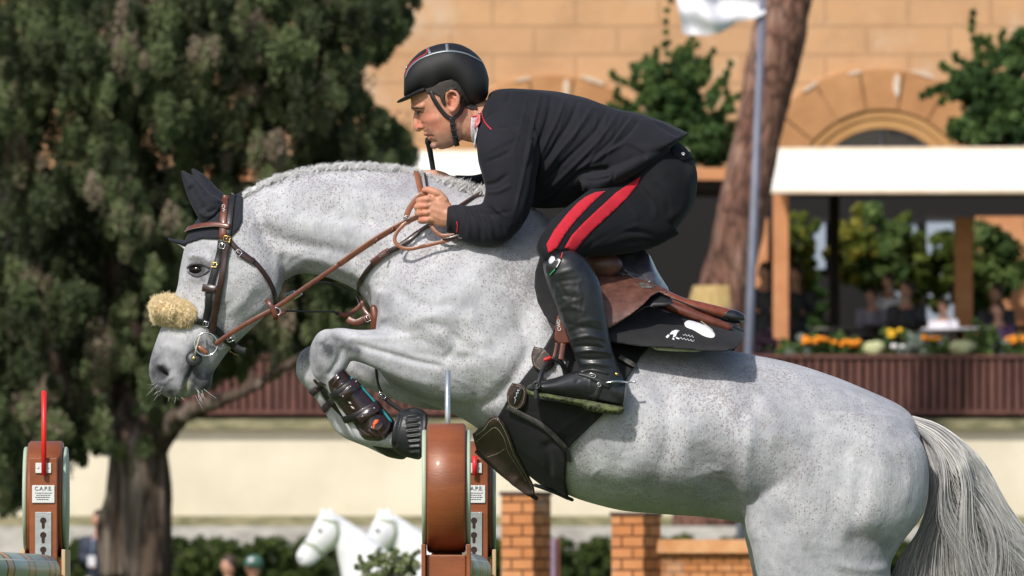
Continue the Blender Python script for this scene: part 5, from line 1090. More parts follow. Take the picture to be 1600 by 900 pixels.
freestrap([(543,498,-.06),(556,504,-.07),(570,498,-.07),(580,494,-.06)], pw(10)).build('chest_strap', M_brown, mg)
freestrap([(566,470,-.05),(570,485,-.06),(580,498,-.07),(584,512,-.06)], pw(7)).build('chest_strap', M_brown, mg)
limb([(584,482,-.09,.011),(586,495,-.095,.012),(586,507,-.09,.012),(585,520,-.08,.009)], 12, 4).build('chest_pad', M_brown, mg); buckle(574, 498, 9, 8, -60, M_steel, mg, Y=-.085)
dstrap(HB, [(562,440),(560,452),(563,466),(570,480)], pw(4), .003, .003).build('neck_strap', M_dbrown, mg)
freestrap([(587,560,-.06),(588,580,-.07),(591,600,-.08),(596,614,-.09)], pw(4)).build('belly_strap', M_dbrown, mg)
freestrap([(594,616,-.11),(608,628,-.11),(622,638,-.11),(640,650,-.11)], pw(7)).build('belly_strap', M_blk, mg); buckle(597, 618, 12, 6, -35, M_steel, mg, Y=-.12)
# ---- tendon boots
def relief(me, strokes): sculpt(me, strokes, both=False); return me
tb1 = empty('tendon_boot', W(565, 635, -.17), 'glossy dark brown tendon boot with teal lining and orange flash on the near foreleg', 'horse boot', 'tendon boots on the forelegs')
M_shine = leather('glossy_brown_shell', (.012, .005, .006), (.03, .012, .012), .2, .6); M_teal = mat('teal_lining', (.01, .22, .27), .7); M_orange = mat('orange_print', (.85, .10, .01), .5)
m = loft([(511,598,538,575,.046,-.176,0), (514,609,549,587,.048,-.176,0), (524,628,569,605,.048,-.176,0), (540,650,587,625,.047,-.176,0), (555,668,605,643,.049,-.176,0), (561,680,616,657,.052,-.176,0), (570,688,616,672,.046,-.176,0), (588,691,608,684,.03,-.176,0)], 32, 5)
bme = fuse(m, .0022, 3)
sculpt(bme, [([(520,604),(530,590),(544,592)], 1.6, .002, .2), ([(524,612),(536,600),(550,600)], 1.6, .0015, .2), ([(575,672),(590,682),(606,672),(610,655)], 1.8, .003, .1), ([(520,606),(545,640),(562,672),(585,684)], 2, .0035, .1), ([(570,655),(580,648),(598,650)], 2, .002, .3), ([(578,668),(590,672),(600,662)], 2, .002, .3), ([(560,600),(575,622),(592,640)], 5, .003, .4)])
link('shell', bme, M_shine, tb1); BT = bvh(bme); BH = tree_of(horse_me, bme)
M_zn = mat('dull_metal', (.35, .34, .36), .4, .8); m = MB()
dstrap(BH, [(548,590),(565,605),(580,622),(598,642),(612,660)], pw(4.5), -.002, .005, mb=m, face=False); m.build('lining', M_teal, tb1)
for p1 in ([(515,620),(526,616),(541,606),(553,597)], [(539,655),(556,650),(575,640),(590,632)]):
    dstrap(BH, p1, pw(12), .004, .004).build('strap', M_blk, tb1)
for p1 in ([(534,622),(545,612),(556,600)], [(562,656),(576,646),(590,636)]):
    dstrap(BH, p1, pw(14), .009, .003).build('strap_tab', M_shine, tb1)
for q in ((538,618), (546,606), (553,600), (568,650), (576,648), (583,640)):
    l = hit(BH, q[0], q[1], .013)[0]; MB().ball(l, (.003, .002, .003), n=10).build('stud', M_zn, tb1)
drape(BH, [(583,670),(583,661),(586,656),(592,656),(590,661),(586,664),(585,671)], .003, .001, 2).build('flash', M_orange, tb1)
drape(BH, [(543,626),(548,628),(550,632),(545,630)], .002, .001, 2).add([], []).build('pale_mark', M_thread, tb1)
drape(BH, [(548,634),(553,636),(555,640),(550,638)], .002, .001, 2).build('pale_mark', M_thread, tb1)
tb2 = empty('tendon_boot', W(510, 620, .17), 'tendon boot on the far foreleg, seen by its two dark straps', 'horse boot', 'tendon boots on the forelegs')
m = loft([(492,608,512,592,.038,.172,0), (505,628,532,612,.04,.172,0), (528,655,560,635,.04,.172,0), (545,680,590,660,.042,.172,0), (570,688,600,672,.036,.172,0)], 24, 5); m.build('shell', M_shine, tb2)
for p1 in ([(487,614),(496,606),(506,597)], [(506,640),(514,631),(524,621)]): dstrap(HT, p1, pw(11), .002, .004).build('strap', nmat('dark_mauve_strap', (.05, .035, .045), (.09, .07, .08), 60), tb2)
dstrap(HT, [(490,592),(505,610),(518,626)], pw(4), .002, .003).build('strap', M_dbrown, tb2)
# ---- over-reach boots
def bell(rows, Yc, label):
    r = empty('bell_boot', W(rows[1][0], rows[1][1]+30, Yc), label, 'horse boot', 'rubber bell boots on the forefeet')
    me = fuse(loft([(a, b, c, d, h, Yc, 0) for a, b, c, d, h in rows], 36, 5), .002, 3)
    sculpt(me, [([(632+i*.9, 651+i*8.0), (656+i*.3, 648+i*8.2)], 1.5, .0035, .5) for i in range(8)]+[([(632+i*.9, 655+i*8.0), (656+i*.3, 652+i*8.2)], 1.5, -.003, .5) for i in range(8)]+
           [([(623,646),(616,670),(614,694)], 2.2, .004, .2), ([(628,644),(622,670),(618,700)], 2.2, -.004, .2), ([(663,644),(664,672),(652,716)], 2, .004, .2), ([(640,640),(652,640),(662,646)], 2, .003, .2)])
    link('cup', me, M_rubber, r); return r
bell([(621,646,610,694,.046), (628,641,616,704,.053), (642,637,628,712,.058), (655,638,642,716,.062), (667,646,655,718,.064), (669,655,660,712,.05)], -.172, 'black ribbed rubber bell boot on the near forefoot, just left of the fence standard')
bell([(584,690,580,697,.04), (598,686,592,706,.05), (618,684,606,714,.058), (640,686,628,718,.06), (646,692,636,714,.05)], .172, 'black rubber bell boot on the far forefoot, lower edge showing below the near one')
# ---- girth with belly guard
gth = empty('girth', W(860, 660, -.28), 'black belly-guard girth with dark brown stud flap buckled under the grey horse', 'girth')
GP = [(872,500),(862,522),(835,572),(803,612),(778,652),(735,676),(722,690),(740,730),(800,790),(860,800),(892,790),(885,750),(887,700),(950,640),(975,600),(1000,560),(1014,545),(950,525)]
HOLE = [(850,597),(848,578),(872,560),(884,562),(884,594)]
def cut(c): return ~inpoly(PX(c), HOLE)
gme = shell(horse_me, GP, .004, .010, cut, snap=12); link('belly_guard', gme, M_blkcloth, gth); GT = tree_of(horse_me, gme)
sculpt(gme, [([(850,690),(858,720),(856,750)], 6, -.004, .4), ([(865,680),(905,650),(950,620)], 5, .005, .4), ([(840,700),(900,680),(930,650)], 7, -.004, .4), ([(905,600),(940,590)], 5, -.004, .4)], both=False)
drape(GT, [(738,678),(752,668),(764,654),(775,650),(788,662),(798,685),(806,708),(824,738),(834,758),(836,772),(826,776),(800,758),(770,728),(744,702)], .003, .007, 4, sm=30).build('stud_flap', M_guard, gth)
GT2 = tree_of(horse_me, gme, bpy.data.objects['stud_flap'].data)
stitches(GT2, [(744,680),(756,671),(766,658),(775,654),(785,665),(795,687),(803,710),(820,740),(830,758),(832,770)], .0012, gth, 3.4, .0007)
stitches(GT2, [(745,690),(762,675),(775,668),(788,685),(794,705),(808,728),(822,752)], .0012, gth, 3.4, .0006)
stitches(GT2, [(762,714),(778,708),(790,700)], .0012, gth, 3.4, .0006)
m = MB()
c = catmull([(803,599),(816,601),(824,609),(822,628),(812,639),(801,636),(794,627),(796,610),(803,599)], 3); drape(GT, [tuple(q) for q in c[:-1]], .003, .006, 3, mb=m); m.build('oval_tab', M_guard, gth)
c = catmull([(812,605),(818,608),(816,620),(808,631),(802,628),(804,614),(812,605)], 3); drape(GT, [tuple(q) for q in c[:-1]], .009, .002, 3).build('badge', M_blk, gth)
stitches(GT, [(803,602),(814,603.5),(821,610),(819,626),(811,635.5),(802,633),(797,626),(798,612),(803,602)], .0095, gth, 3, .0006)
m = MB(); m.tube([hit(GT, x, y, .0122)[0] for x, y in [(806,628),(808,622),(806,619),(810,617),(809,612),(812,613),(811,608),(814,609)]], .0011, 6); m.build('maker_mark', M_white, gth)
dstrap(GT, [(794,634),(815,645),(850,664),(876,688),(888,704),(890,718)], pw(9), .006, .004).build('strap', nmat('worn_grey_leather', (.03, .028, .028), (.07, .065, .062), 60, .6), gth)
c = catmull([(836,542),(850,546),(860,556),(866,568),(858,578),(846,581),(834,572),(832,555),(836,542)], 3); drape(GT, [tuple(q) for q in c[:-1]], .003, .006, 3).build('round_tab', M_guard, gth)
stitches(GT, [(838,545),(850,549),(858,558),(862,568),(855,575),(846,577),(837,570),(835,556)], .0095, gth, 3, .0006)
limb([(745,706,-.04,.006),(790,745,-.03,.006),(838,779,-.02,.006)], 8, 4).build('guard_edge', M_rubber, gth); limb([(836,758,-.10,.005),(860,766,-.08,.006),(894,781,-.06,.005)], 8, 4).build('guard_edge', M_rubber, gth)
dstrap(GT, [(966,561),(978,568),(993,577)], pw(9), .012, .003).build('strap_end', nmat('worn_grey_webbing', (.05, .048, .045), (.09, .085, .08), 80, .7), gth)
m = MB()
for i in range(0):
    q = (rng.uniform(770, 836), rng.uniform(700, 770)) if rng.uniform() < .7 else (rng.uniform(840, 890), rng.uniform(710, 760))
    if inpoly(np.array([q]), [(748,684),(775,652),(800,690),(836,765),(826,772)])[0] or q[0] > 842:
        l = hit(GT2, q[0], q[1], .0008)[0]; s_ = rng.uniform(.0004, .0013); m.ball(l, (s_, s_*.6, s_), n=6)

# ---- saddle pad
TOP = [(835,330),(870,352),(930,408),(975,452),(1010,470),(1060,478),(1110,490),(1170,518)]; BOT = [(835,500),(870,515),(920,533),(970,540),(1010,545),(1060,547),(1110,551),(1170,548)]
def interp(L, x): return float(np.interp(x, [a for a, b in L], [b for a, b in L]))
def sad(px, py, hw=.30, off=0.0, top=TOP, bot=BOT):
    t = (py-interp(top, px))/(interp(bot, px)-interp(top, px)); t = min(max(t, 0), 1.1)
    return -(hw*math.sin(min(t, 1)*math.pi/2)**.8*(1 if t <= 1 else 1)+off)
def hsheet(poly, hw, off, thick, step=6, top=TOP, bot=BOT, mirror=True, wob=.0):
    mb = drape(None, poly, 0, 0, step, Y=0); k = len(mb.v)//2; P = PX(mb.v)
    for i in range(len(mb.v)):
        o = off+(thick if i < k else 0)
        yy = sad(P[i][0], P[i][1], hw, o, top, bot); q = W(P[i][0], P[i][1], yy+wob*math.sin(P[i][0]*.09+P[i][1]*.05)); mb.v[i] = q
    return mb
pad = empty('saddle_pad', W(1000, 520, -.25), 'black quilted saddle pad with white patch, its rear corner lifting off the grey horse\'s back', 'saddle pad')
PP = [(856,385),(843,402),(836,425),(835,448),(840,472),(850,492),(862,506),(900,525),(950,534),(1000,541),(1060,545),(1105,549),(1135,549),(1152,543),(1160,530),(1162,516),(1150,505),(1120,492),(1085,482),(1045,470),(1005,462),(975,445),(940,410),(900,380)]
m = hsheet(PP, .315, .004, .010, 3.2); pme = mesh(m.v, m.f)
QU = [([(990,470),(1000,500),(990,540)], 2.2, -.006, .05), ([(1030,478),(1040,505),(1026,545)], 2.2, -.006, .05), ([(1128,505),(1130,525),(1122,545)], 2.2, -.006, .05), ([(960,505),(1010,495),(1060,500),(1140,528)], 2.2, -.005, .05), ([(950,527),(1000,518),(1060,530),(1130,542)], 2.2, -.005, .05),
      ([(1010,545),(1060,545),(1110,548),(1140,546),(1158,534)], 2.5, .004, .1), ([(843,405),(838,430),(840,465),(858,498)], 3, .004, .1), ([(848,470),(860,480)], 2, -.003, .1)]
sculpt(pme, QU, both=False); link('pad_near_half', pme, M_blkcloth, pad); PT = bvh(pme)
mm = mirror_y(m); mm.build('pad_far_half', M_blkcloth, pad)
hsheet([(1012,539),(1060,542),(1110,545),(1090,550),(1050,549),(1025,547)], .30, -.004, .006, 5).build('fleece_lining', nmat('cream_felt', (.5, .5, .42), (.68, .68, .6), 70), pad)
c = catmull([(1069,506),(1076,502),(1092,506),(1108,513),(1117,524),(1113,529),(1100,526),(1084,517),(1072,512),(1069,506)], 4); drape(PT, [tuple(q) for q in c[:-1]], .001, .003, 3).build('white_patch', M_white, pad)
dstrap(PT, [(1081,498),(1088,500),(1100,508),(1113,518)], pw(1.6), .004, .001).build('patch_cord', M_thread, pad)
# embroidered jumping horse mark and two lines of lettering
for poly in ([(1046,523),(1050,518),(1056,516),(1062,517),(1058,521),(1056,526),(1051,528),(1053,523),(1049,523)], [(1040,527),(1044,523),(1047,525),(1043,529)], [(1050,530),(1053,528),(1054,532)], [(1056,527),(1062,529),(1061,531),(1056,529)]):
    drape(PT, poly, .001, .0012, 2).build('jumping_mark', M_white, pad)
for j, (x0, y0, n_) in enumerate(((1067, 523.5, 7), (1060, 528.5, 10))):
    m = MB()
    for i in range(n_):
        x = x0+i*2.6; y = y0+i*.55; q = hit(PT, x, y, .0012)[0]; q2 = hit(PT, x+1.3, y+(-1.6 if i % 2 else 1.2), .0012)[0]; m.tube([q, q2], .0008, 6)
        if i: m.tube([prev_, q], .0005, 5)
        prev_ = q2
    m.build('lettering', M_white, pad)
limb([(858,575,-.3,.002),(870,580,-.3,.002)], 6, 2) if False else None
# ---- saddle
saddle = empty('saddle', W(980, 440, -.1), 'brown and black leather jumping saddle with quilted flap under the rider', 'saddle')
M_cant = leather('black_seat_leather', (.04, .036, .044), (.075, .07, .08), .34, .3)  # black leather greyed in its colour to imitate sky reflected on the cantle
seat = loft([(905,385,900,425,.10,0,0), (935,392,930,440,.15,0,.2), (965,390,968,450,.165,0,.3), (995,388,1000,460,.17,0,.35), (1013,396,1020,468,.165,0,.4), (1028,425,1035,475,.14,0,.3), (1044,450,1048,482,.09,0,.1)], 36, 5)
sme = fuse(seat, .003, 6); sculpt(sme, [([(962,388),(968,410),(985,430),(1015,445)], 3, .005, .2), ([(985,395),(1000,420),(1015,440)], 14, -.012, .3), ([(1012,396),(1022,422),(1036,446)], 3, .004, .2), ([(930,425),(960,424),(1000,432)], 2.5, -.004, .2)]); link('seat', sme, M_cant, saddle)
flapP = [(905,398),(925,402),(945,428),(975,430),(1008,438),(1042,452),(1050,463),(1030,456),(1018,462),(1005,476),(985,492),(965,505),(952,513),(935,515),(915,500),(900,460)]
T2 = [(880,370),(925,385),(975,400),(1020,415),(1060,430)]; B2 = [(880,500),(925,515),(975,520),(1020,500),(1060,490)]
m = hsheet(flapP, .30, .032, .008, 4, T2, B2); fme2 = mesh(m.v, m.f)
sculpt(fme2, [([(945,470),(948,450),(960,440),(978,436)], 2, .004, .2), ([(952,480),(962,462),(964,445)], 2.2, -.004, .2), ([(962,480),(976,462),(978,440)], 2.2, -.004, .2), ([(985,436),(990,452),(1008,462)], 2.5, .006, .2), ([(998,440),(1004,448),(1022,450)], 2.2, .005, .2), ([(950,505),(975,492),(1005,466)], 2, .003, .2), ([(955,490),(980,478),(1000,460)], 1.6, -.003, .2)], both=False)
M_flap = leather('worn_brown_flap', (.07, .028, .020), (.16, .070, .05), .45, .12)
link('flap', fme2, M_flap, saddle); mirror_y(m).build('flap', M_flap, saddle); FT = bvh(fme2)
hsheet([(1018,464),(1030,457),(1048,464),(1052,474),(1040,478),(1010,480),(985,495)], .27, .02, .01, 5, T2, B2).build('flap_lining', M_blk, saddle)
drape(FT, [(995,442),(1005,441),(1025,447),(1018,451),(1003,450)], .001, .001, 3).build('scuffed_badge', nmat('scuffed_black', (.02, .02, .02), (.14, .12, .11), 120), saddle)
MB().ball(W(942, 414, -.20), (.055, .03, .034), n=20).build('seat_side', M_flap, saddle)
for sg in (-1, 1):
    limb([(1040,466,sg*.12,.022),(1065,475,sg*.13,.019),(1100,483,sg*.13,.018),(1135,491,sg*.12,.017),(1145,494,sg*.12,.016)], 16, 5).build('rear_panel', leather('red_brown_leather', (.14, .03, .014), (.26, .07, .03), .28, .5) if sg < 0 else bpy.data.materials['red_brown_leather'], saddle)
    limb([(1132,492,sg*.121,.0175),(1148,495,sg*.12,.0185),(1156,497,sg*.12,.015)], 16, 4).build('panel_cap', leather('patent_black', (.006, .006, .007), (.014, .014, .016), .12, .8) if sg < 0 else bpy.data.materials['patent_black'], saddle)
    limb([(1045,478,sg*.16,.016),(1075,489,sg*.165,.015),(1110,502,sg*.165,.014),(1138,512,sg*.16,.012)], 14, 5).build('lower_panel', M_brown, saddle)
limb([(1050,466,-.146,.002),(1080,478,-.152,.002),(1110,489,-.152,.002),(1136,499,-.14,.002)], 6, 4).build('panel_piping', M_blk, saddle)
# stirrup leather and iron
drape(None, [(876,486),(870,496),(867,515),(866,530),(872,537),(882,539),(892,533),(893,515),(888,500),(882,490)], 0, .006, 4, Y=-.345).build('leather_guard', M_brown, saddle)
stitches(BVHTree.FromPolygons([tuple(q) for q in bpy.data.objects['leather_guard'].data.vertices and [v_.co for v_ in bpy.data.objects['leather_guard'].data.vertices]], [tuple(p.vertices) for p in bpy.data.objects['leather_guard'].data.polygons]) if False else HT, [(900,900),(901,901)], 0, saddle) if False else None
text('CWD', .013, W(873.5, 508, -.353), (-.1, 0, 1), (-1, 0, -.1), M_white, 'maker_mark', saddle)
freestrap([(870,536,-.35),(868,548,-.352),(865,560,-.355)], pw(5)).build('stirrup_leather', M_brown, saddle); freestrap([(880,537,-.35),(878,550,-.352),(876,562,-.355)], pw(8)).build('stirrup_leather', M_brown, saddle)
dstrap(HT, [(853,430),(862,455),(872,480),(878,492)], pw(5), .03, .004).build('flap_edge', M_brown, saddle)
iron = MB()
rows = [(864,560,-.355,.006),(856,565,-.358,.006),(848,578,-.39,.006),(842,595,-.415,.006),(838,608,-.42,.006),(838,622,-.42,.007)]
limb(rows, 10, 4, iron); limb([(864,560,-.355,.006),(876,566,-.345,.007),(883,580,-.325,.008),(884,600,-.315,.008),(884,622,-.315,.007)], 10, 4, iron)
iron.build('stirrup', M_rubber, saddle)
iron = MB(); iron.box(W(857, 624, -.365), (.066, .10, .008), Matrix.Rotation(math.radians(8), 3, 'Y'), bev=.003); iron.build('stirrup_tread', M_rubber, saddle)
limb([(852,562,-.363,.006),(859,559.5,-.36,.006)], 10, 3).build('stirrup_cap', mat('red_plastic', (.5, .02, .02), .45), saddle)
limb([(838,596,-.424,.0035),(844,602,-.426,.0035),(838,608,-.424,.0035),(832,602,-.424,.0035),(838,596,-.424,.0035)], 8, 3).build('stirrup_joint', M_rubber, saddle)
# ================================================================ rider
rider = empty('person', W(960, 300, 0), 'rider crouched over the jumping horse in black jacket, red-striped breeches and black helmet', 'person')
body = MB()
# head: slices from crown to chin
loft([(660,100,735,92,.05,0,0,1), (645,118,752,108,.072,0,0,1), (642,138,755,124,.079,0,0,1), (641.5,154,752,138,.079,0,0,.93), (643,165,748,150,.077,0,0,.9), (647,172.5,744,161,.074,0,0,.9), (653,180,738,170,.072,0,0,.9), (656.5,190,734,182,.070,0,0,.9), (661,202,733,194,.066,0,0,.9), (666,211,731,204,.061,0,0,.92), (672,219,727,212,.054,0,0,.95), (679,227.5,718,221,.044,0,0,1), (688,233.5,706,229.5,.028,0,0,1)], 40, 5, body)
# nose, lips, brow
limb([(651,177,0,.0075),(650,186,0,.0085),(651.5,195,0,.0115),(654,199.5,0,.0125)], 14, 5, body)
for sg in (-1, 1):
    limb([(658,199,sg*.010,.0085),(661,200,sg*.013,.008)], 10, 3, body)
    limb([(646.5,168,0,.009),(648,166.5,sg*.022,.0095),(652.5,166,sg*.040,.0095),(660,165,sg*.056,.009)], 10, 4, body)
limb([(665,209.5,-.022,.003),(664.5,209.5,0,.0055),(665,209.5,.022,.003)], 10, 5, body); limb([(671,216.5,-.019,.003),(670.5,216.5,0,.0055),(671,216.5,.019,.003)], 10, 5, body)
limb([(679,227,-.012,.010),(678,227,0,.011),(679,227,.012,.010)], 10, 3, body)
# ears
for sg in (-1, 1):
    Y = sg*.079
    limb([(700,160,Y,.0035),(697.5,150,Y+sg*.004,.0042),(701,143.5,Y+sg*.008,.0046),(709,142.5,Y+sg*.012,.0046),(715.5,149,Y+sg*.013,.0046),(716.5,158,Y+sg*.011,.0046),(713,167,Y+sg*.006,.0046),(706.5,173,Y+sg*.002,.0060),(702,170,Y,.004)], 10, 5, body)
    limb([(711,153,Y+sg*.004,.007),(709,163,Y+sg*.002,.007),(705,170,Y,.006)], 10, 4, body); limb([(708,150,Y+sg*.006,.0028),(711,157,Y+sg*.007,.0028),(706,165,Y+sg*.005,.0028)], 8, 4, body)
# neck and trunk, arms, legs
loft([(712,140,704,212,.05,0,0), (738,150,733,222,.056,0,0), (768,158,757,222,.060,0,0), (805,168,790,250,.10,0,0), (860,170,816,290,.12,0,0), (920,182,866,300,.11,0,0), (980,207,924,290,.11,0,0), (1030,232,965,305,.12,0,0), (1060,265,985,335,.12,0,0), (1055,305,1015,345,.09,0,0)], 32, 4, body)
HN = -.215
limb([(805,205,-.11,.04),(800,250,-.185,.04),(792,310,-.22,.038),(780,350,-.23,.034),(745,350,-.225,.034),(712,341,HN+.004,.029),(700,336,HN+.003,.0275)], 16, 5, body)
limb([(805,205,.11,.04),(800,250,.19,.04),(775,285,.22,.036),(745,292,.19,.03),(718,289,.155,.026)], 16, 5, body)
for sg in (-1, 1):
    limb([(1010,310,sg*.08,.055),(960,345,sg*.15,.055),(905,368,sg*.25,.045),(872,390,sg*.33,.034),(895,440,sg*.355,.042),(912,490,sg*.36,.04),(925,545,sg*.365,.03),(935,590,sg*.37,.028),(935,612,sg*.37,.028),(900,606,sg*.375,.025),(850,606,sg*.38,.02)], 16, 5, body)
# near hand: fist on the rein
loft([(705,318,703,356,.018,HN,0), (692,307,690,355,.020,HN,0), (678,302,677,352,.0195,HN,0), (667,305,667,349,.017,HN,0)], 24, 5, body)
for i, (x0, y0, x1, y1) in enumerate(((667,311,657,313),(665,321,654,323),(665,332,655,333),(667,343,659,344))):
    r = (.0098, .0102, .0098, .0088)[i]
    limb([(x0+10,y0,HN-.008,r*.95),(x0,y0,HN-.0115,r*1.06),(x1,y1,HN-.004,r),(x1-2.5,y1+1,HN+.010,r*.93),(x1+2,y1+2,HN+.023,r*.9),(x1+9,y1+1,HN+.027,r*.85),(x1+14,y1,HN+.022,r*.8)], 14, 5, body)
limb([(694,314,HN-.002,.014),(685,303.5,HN-.004,.0125),(676,299,HN-.003,.0112),(668,296.5,HN+.001,.0098),(663,297,HN+.006,.0082)], 14, 5, body)
# far hand holding the whip
FH = .13
loft([(716,276,716,300,.016,FH+.01,0), (702,273,702,302,.02,FH,0), (688,271,688,300,.02,FH,0), (677,272,678,296,.016,FH,0)], 20, 5, body)
for i, (x1, y1) in enumerate(((664,276),(662,283),(664,290),(668,297))):
    limb([(686,y1-1,FH-.006,.010),(674,y1-1,FH-.01,.0098),(x1,y1,FH-.004,.0092),(x1-1,y1+1,FH+.01,.0085),(x1+6,y1+2,FH+.02,.008),(x1+12,y1+2,FH+.018,.0075)], 12, 4, body)
limb([(696,277,FH-.004,.0125),(684,272,FH-.006,.011),(672,270,FH-.004,.0095),(663,270.5,FH,.008)], 12, 4, body)
rb = fuse(body, .0024, 4, .45)
sculpt(rb, [([(663,188),(676,187),(690,182)], 7, .0035, .4), ([(672,203),(684,201)], 8, -.002, .4), ([(648,174.5),(653,176),(659,176.5)], 3.2, -.006, .3), ([(649,171.5),(655,171),(662,172)], 1.8, .0025, .3), ([(651,178.5),(656,179.5),(661,178)], 1.6, .002, .3), ([(657,203),(663,201),(663,195),(659,192)], 2, -.0028, .2), ([(655,202.5),(658,203)], 1.8, -.004), ([(664,213.5),(668,213),(673,213),(677,214)], 1.4, -.0035, .2),
    ([(663,203),(669,207),(675,213),(677,219)], 4, -.0015, .4), ([(676,221),(680,222)], 3, -.003), ([(702,224),(718,216),(728,204),(733,190)], 5, .003, .4), ([(716,214),(728,218),(738,220)], 4, -.003, .4), ([(706,153),(708,160),(704,168)], 2.6, -.0035, .2), ([(702,148),(709,146),(713,152)], 1.5, -.002, .2),
    ([(657,318),(672,318)], 1.6, -.0022, .2), ([(655,328),(672,328)], 1.6, -.0022, .2), ([(657,338.5),(672,339)], 1.6, -.0022, .2), ([(700,325),(685,318),(672,313)], 3, .0012, .3), ([(700,335),(685,330),(670,325)], 2.5, .0012, .3), ([(700,345),(685,341),(670,335)], 2.5, .001, .3), ([(690,305),(680,308),(672,306)], 2.2, -.003, .3),
    ([(728,165),(735,190),(738,215)], 5, .004, .3), ([(668,311),(666,311)], 3, .0015), ([(666,322)], 3.5, .002), ([(666,333)], 3.5, .002), ([(668,344)], 3.5, .0018)])
paint(rb, 'ruddy', [([(668,184),(684,196)], 14, .55), ([(653,196),(657,199)], 6, .8), ([(707,150),(710,165)], 9, .6), ([(728,170),(738,215)], 8, .5), ([(660,316),(660,345)], 6, .6), ([(668,296)], 6, .5), ([(652,160)], 6, .2)])
paint(rb, 'beard', [([(676,226),(700,220),(722,202),(728,184)], 13, .75), ([(670,206),(680,214)], 6, .6)])
paint(rb, 'lips', [([(664,209.5),(674,211)], 1.8, .8), ([(670,217),(675,214)], 1.8, .8)])
M_skin = mat('skin', (.54, .27, .18), .48, spec=.4); g = NG(M_skin); g.b.inputs['Subsurface Weight'].default_value = .12; g.b.inputs['Subsurface Radius'].default_value = (.012, .004, .002); g.b.inputs['Subsurface Scale'].default_value = .5
A = lambda n_: g.n('ShaderNodeAttribute', attribute_name=n_).outputs['Fac']
c = g.ramp(g.noise(60, 4, .6), [(.3, (.47, .215, .135)), (.7, (.60, .31, .20))]); c = g.mixc(g.math('MULTIPLY', A('ruddy'), .8), c, (.52, .14, .10)); c = g.mixc(g.math('MULTIPLY', A('beard'), .7), c, (.26, .17, .13)); c = g.mixc(A('lips'), c, (.38, .12, .10)); g.col(c)
g.nrm(g.bump(g.noise(700, 3, .6), .0006, .7, g.bump(g.noise(150, 3, .6), .001, .5)))
bodyo = link('body', rb, M_skin, rider); RT = bvh(rb)
M_hair = nmat('dark_hair', (.012, .009, .007), (.035, .026, .02), 200, .6, .001, 700)
drape(RT, [(662,140),(672,134),(690,128),(706,124),(722,132),(730,148),(740,160),(746,168),(738,172),(726,168),(720,160),(718,148),(712,141),(704,140),(697,144),(695,152),(697,162),(694,166),(690,160),(687,151),(680,147),(668,146)], .001, .003, 2).build('hair', M_hair, rider)
drape(RT, [(716,142),(724,150),(734,160),(745,166),(746,172),(736,170),(724,166),(718,160),(718,150)], .001, .003, 2).build('hair', M_hair, rider)
dstrap(RT, [(645.5,168.5),(649,168.8),(654,168.2),(660,169.5)], [pw(2.4)]*6+[pw(2.6)]*6+[pw(1.6)]*7, .0004, .0015).build('eyebrow', M_hair, rider)
l = hit(RT, 655, 175.4)[0]; MB().ball(l+Vector((.001, .0092, 0)), .0100, n=16).build('eye', mat('eye_white_dim', (.16, .13, .12), .3), rider)
MB().ball(l+Vector((-.0022, -.0005, -.0004)), (.0028, .0022, .0030), n=10).build('iris', mat('iris_dark', (.02, .012, .008), .1), bpy.data.objects['eye'] if False else rider)
dstrap(RT, [(650.5,174),(654,173.6),(657.5,174.2),(660,175.4)], pw(1.0), .0012, .0012).build('eyelashes', M_hair, rider)
# ---- jacket
def cloth(name, c1, c2, rough=.85, sheen=.25, wv=900):
    m = mat(name, c1, rough, spec=.25, sheen=sheen); g = NG(m)
    g.col(g.ramp(g.noise(9, 5, .6), [(.3, c1), (.7, c2)])); b = g.bump(g.noise(wv, 2, .5), .0004, .6); g.nrm(g.bump(g.noise(70, 3, .6), .0015, .35, b)); return m
M_jack = cloth('black_jacket_cloth', (.0085, .009, .013), (.0145, .015, .021), .85, .07); M_bre = cloth('black_breeches_cloth', (.006, .0065, .0085), (.011, .0115, .015), .85, .06)
jk = MB()
loft([(764,147,742,205,.07,0,0), (774,141,744,228,.10,0,0), (790,138,756,262,.155,0,0), (820,138.5,780,300,.19,0,0), (865,143,812,320,.20,0,0), (915,153,858,326,.19,0,0), (960,168,896,322,.185,0,0), (1000,178,918,306,.19,0,0), (1038,191,950,296,.19,0,.1), (1066,204,1020,256,.17,0,0), (1076,209,1052,228,.13,0,0)], 48, 5, jk)
loft([(752,190,808,158,.05,-.10,0), (744,212,832,185,.065,-.15,0), (745,235,842,220,.072,-.19,0), (751,265,842,258,.070,-.215,0), (758,295,836,295,.066,-.23,0), (752,322,828,330,.062,-.24,0), (752,350,812,358,.055,-.243,0), (768,374,798,372,.035,-.243,0)], 32, 5, jk)
loft([(803,330,800,372,.04,-.243,0), (785,318,780,383,.054,-.243,0), (758,317,752,384,.054,-.238,0), (733,321,728,379,.049,-.229,0), (713,320,710,367,.045,-.218,0), (699,322,697,361,.0415,-.213,0)], 32, 5, jk)
limb([(800,190,.14,.062),(802,240,.2,.06),(785,280,.225,.05),(755,292,.2,.038),(722,291,.158,.031),(714,290,.148,.030)], 20, 5, jk)
for sg in (-1, 1):   # lower skirt of the jacket bunched over the thigh
    loft([(905,272,912,299,.03,sg*.15,0), (930,270,930,306,.05,sg*.165,0), (965,258,962,290,.05,sg*.165,0), (1005,236,1012,262,.045,sg*.15,0), (1040,222,1048,236,.03,sg*.12,0)], 24, 5, jk)
jme = fuse(jk, .0035, 5)
F = lambda *p: list(p)
RID = [([(825+i*21+rng.normal(0, 3), 146+i*4), (818+i*20+rng.normal(0, 4), 190+i*4), (800+i*17+rng.normal(0, 6), 240+i*4)], 2.0, rng.choice([-.0022, .0022]), .5) for i in range(8)]
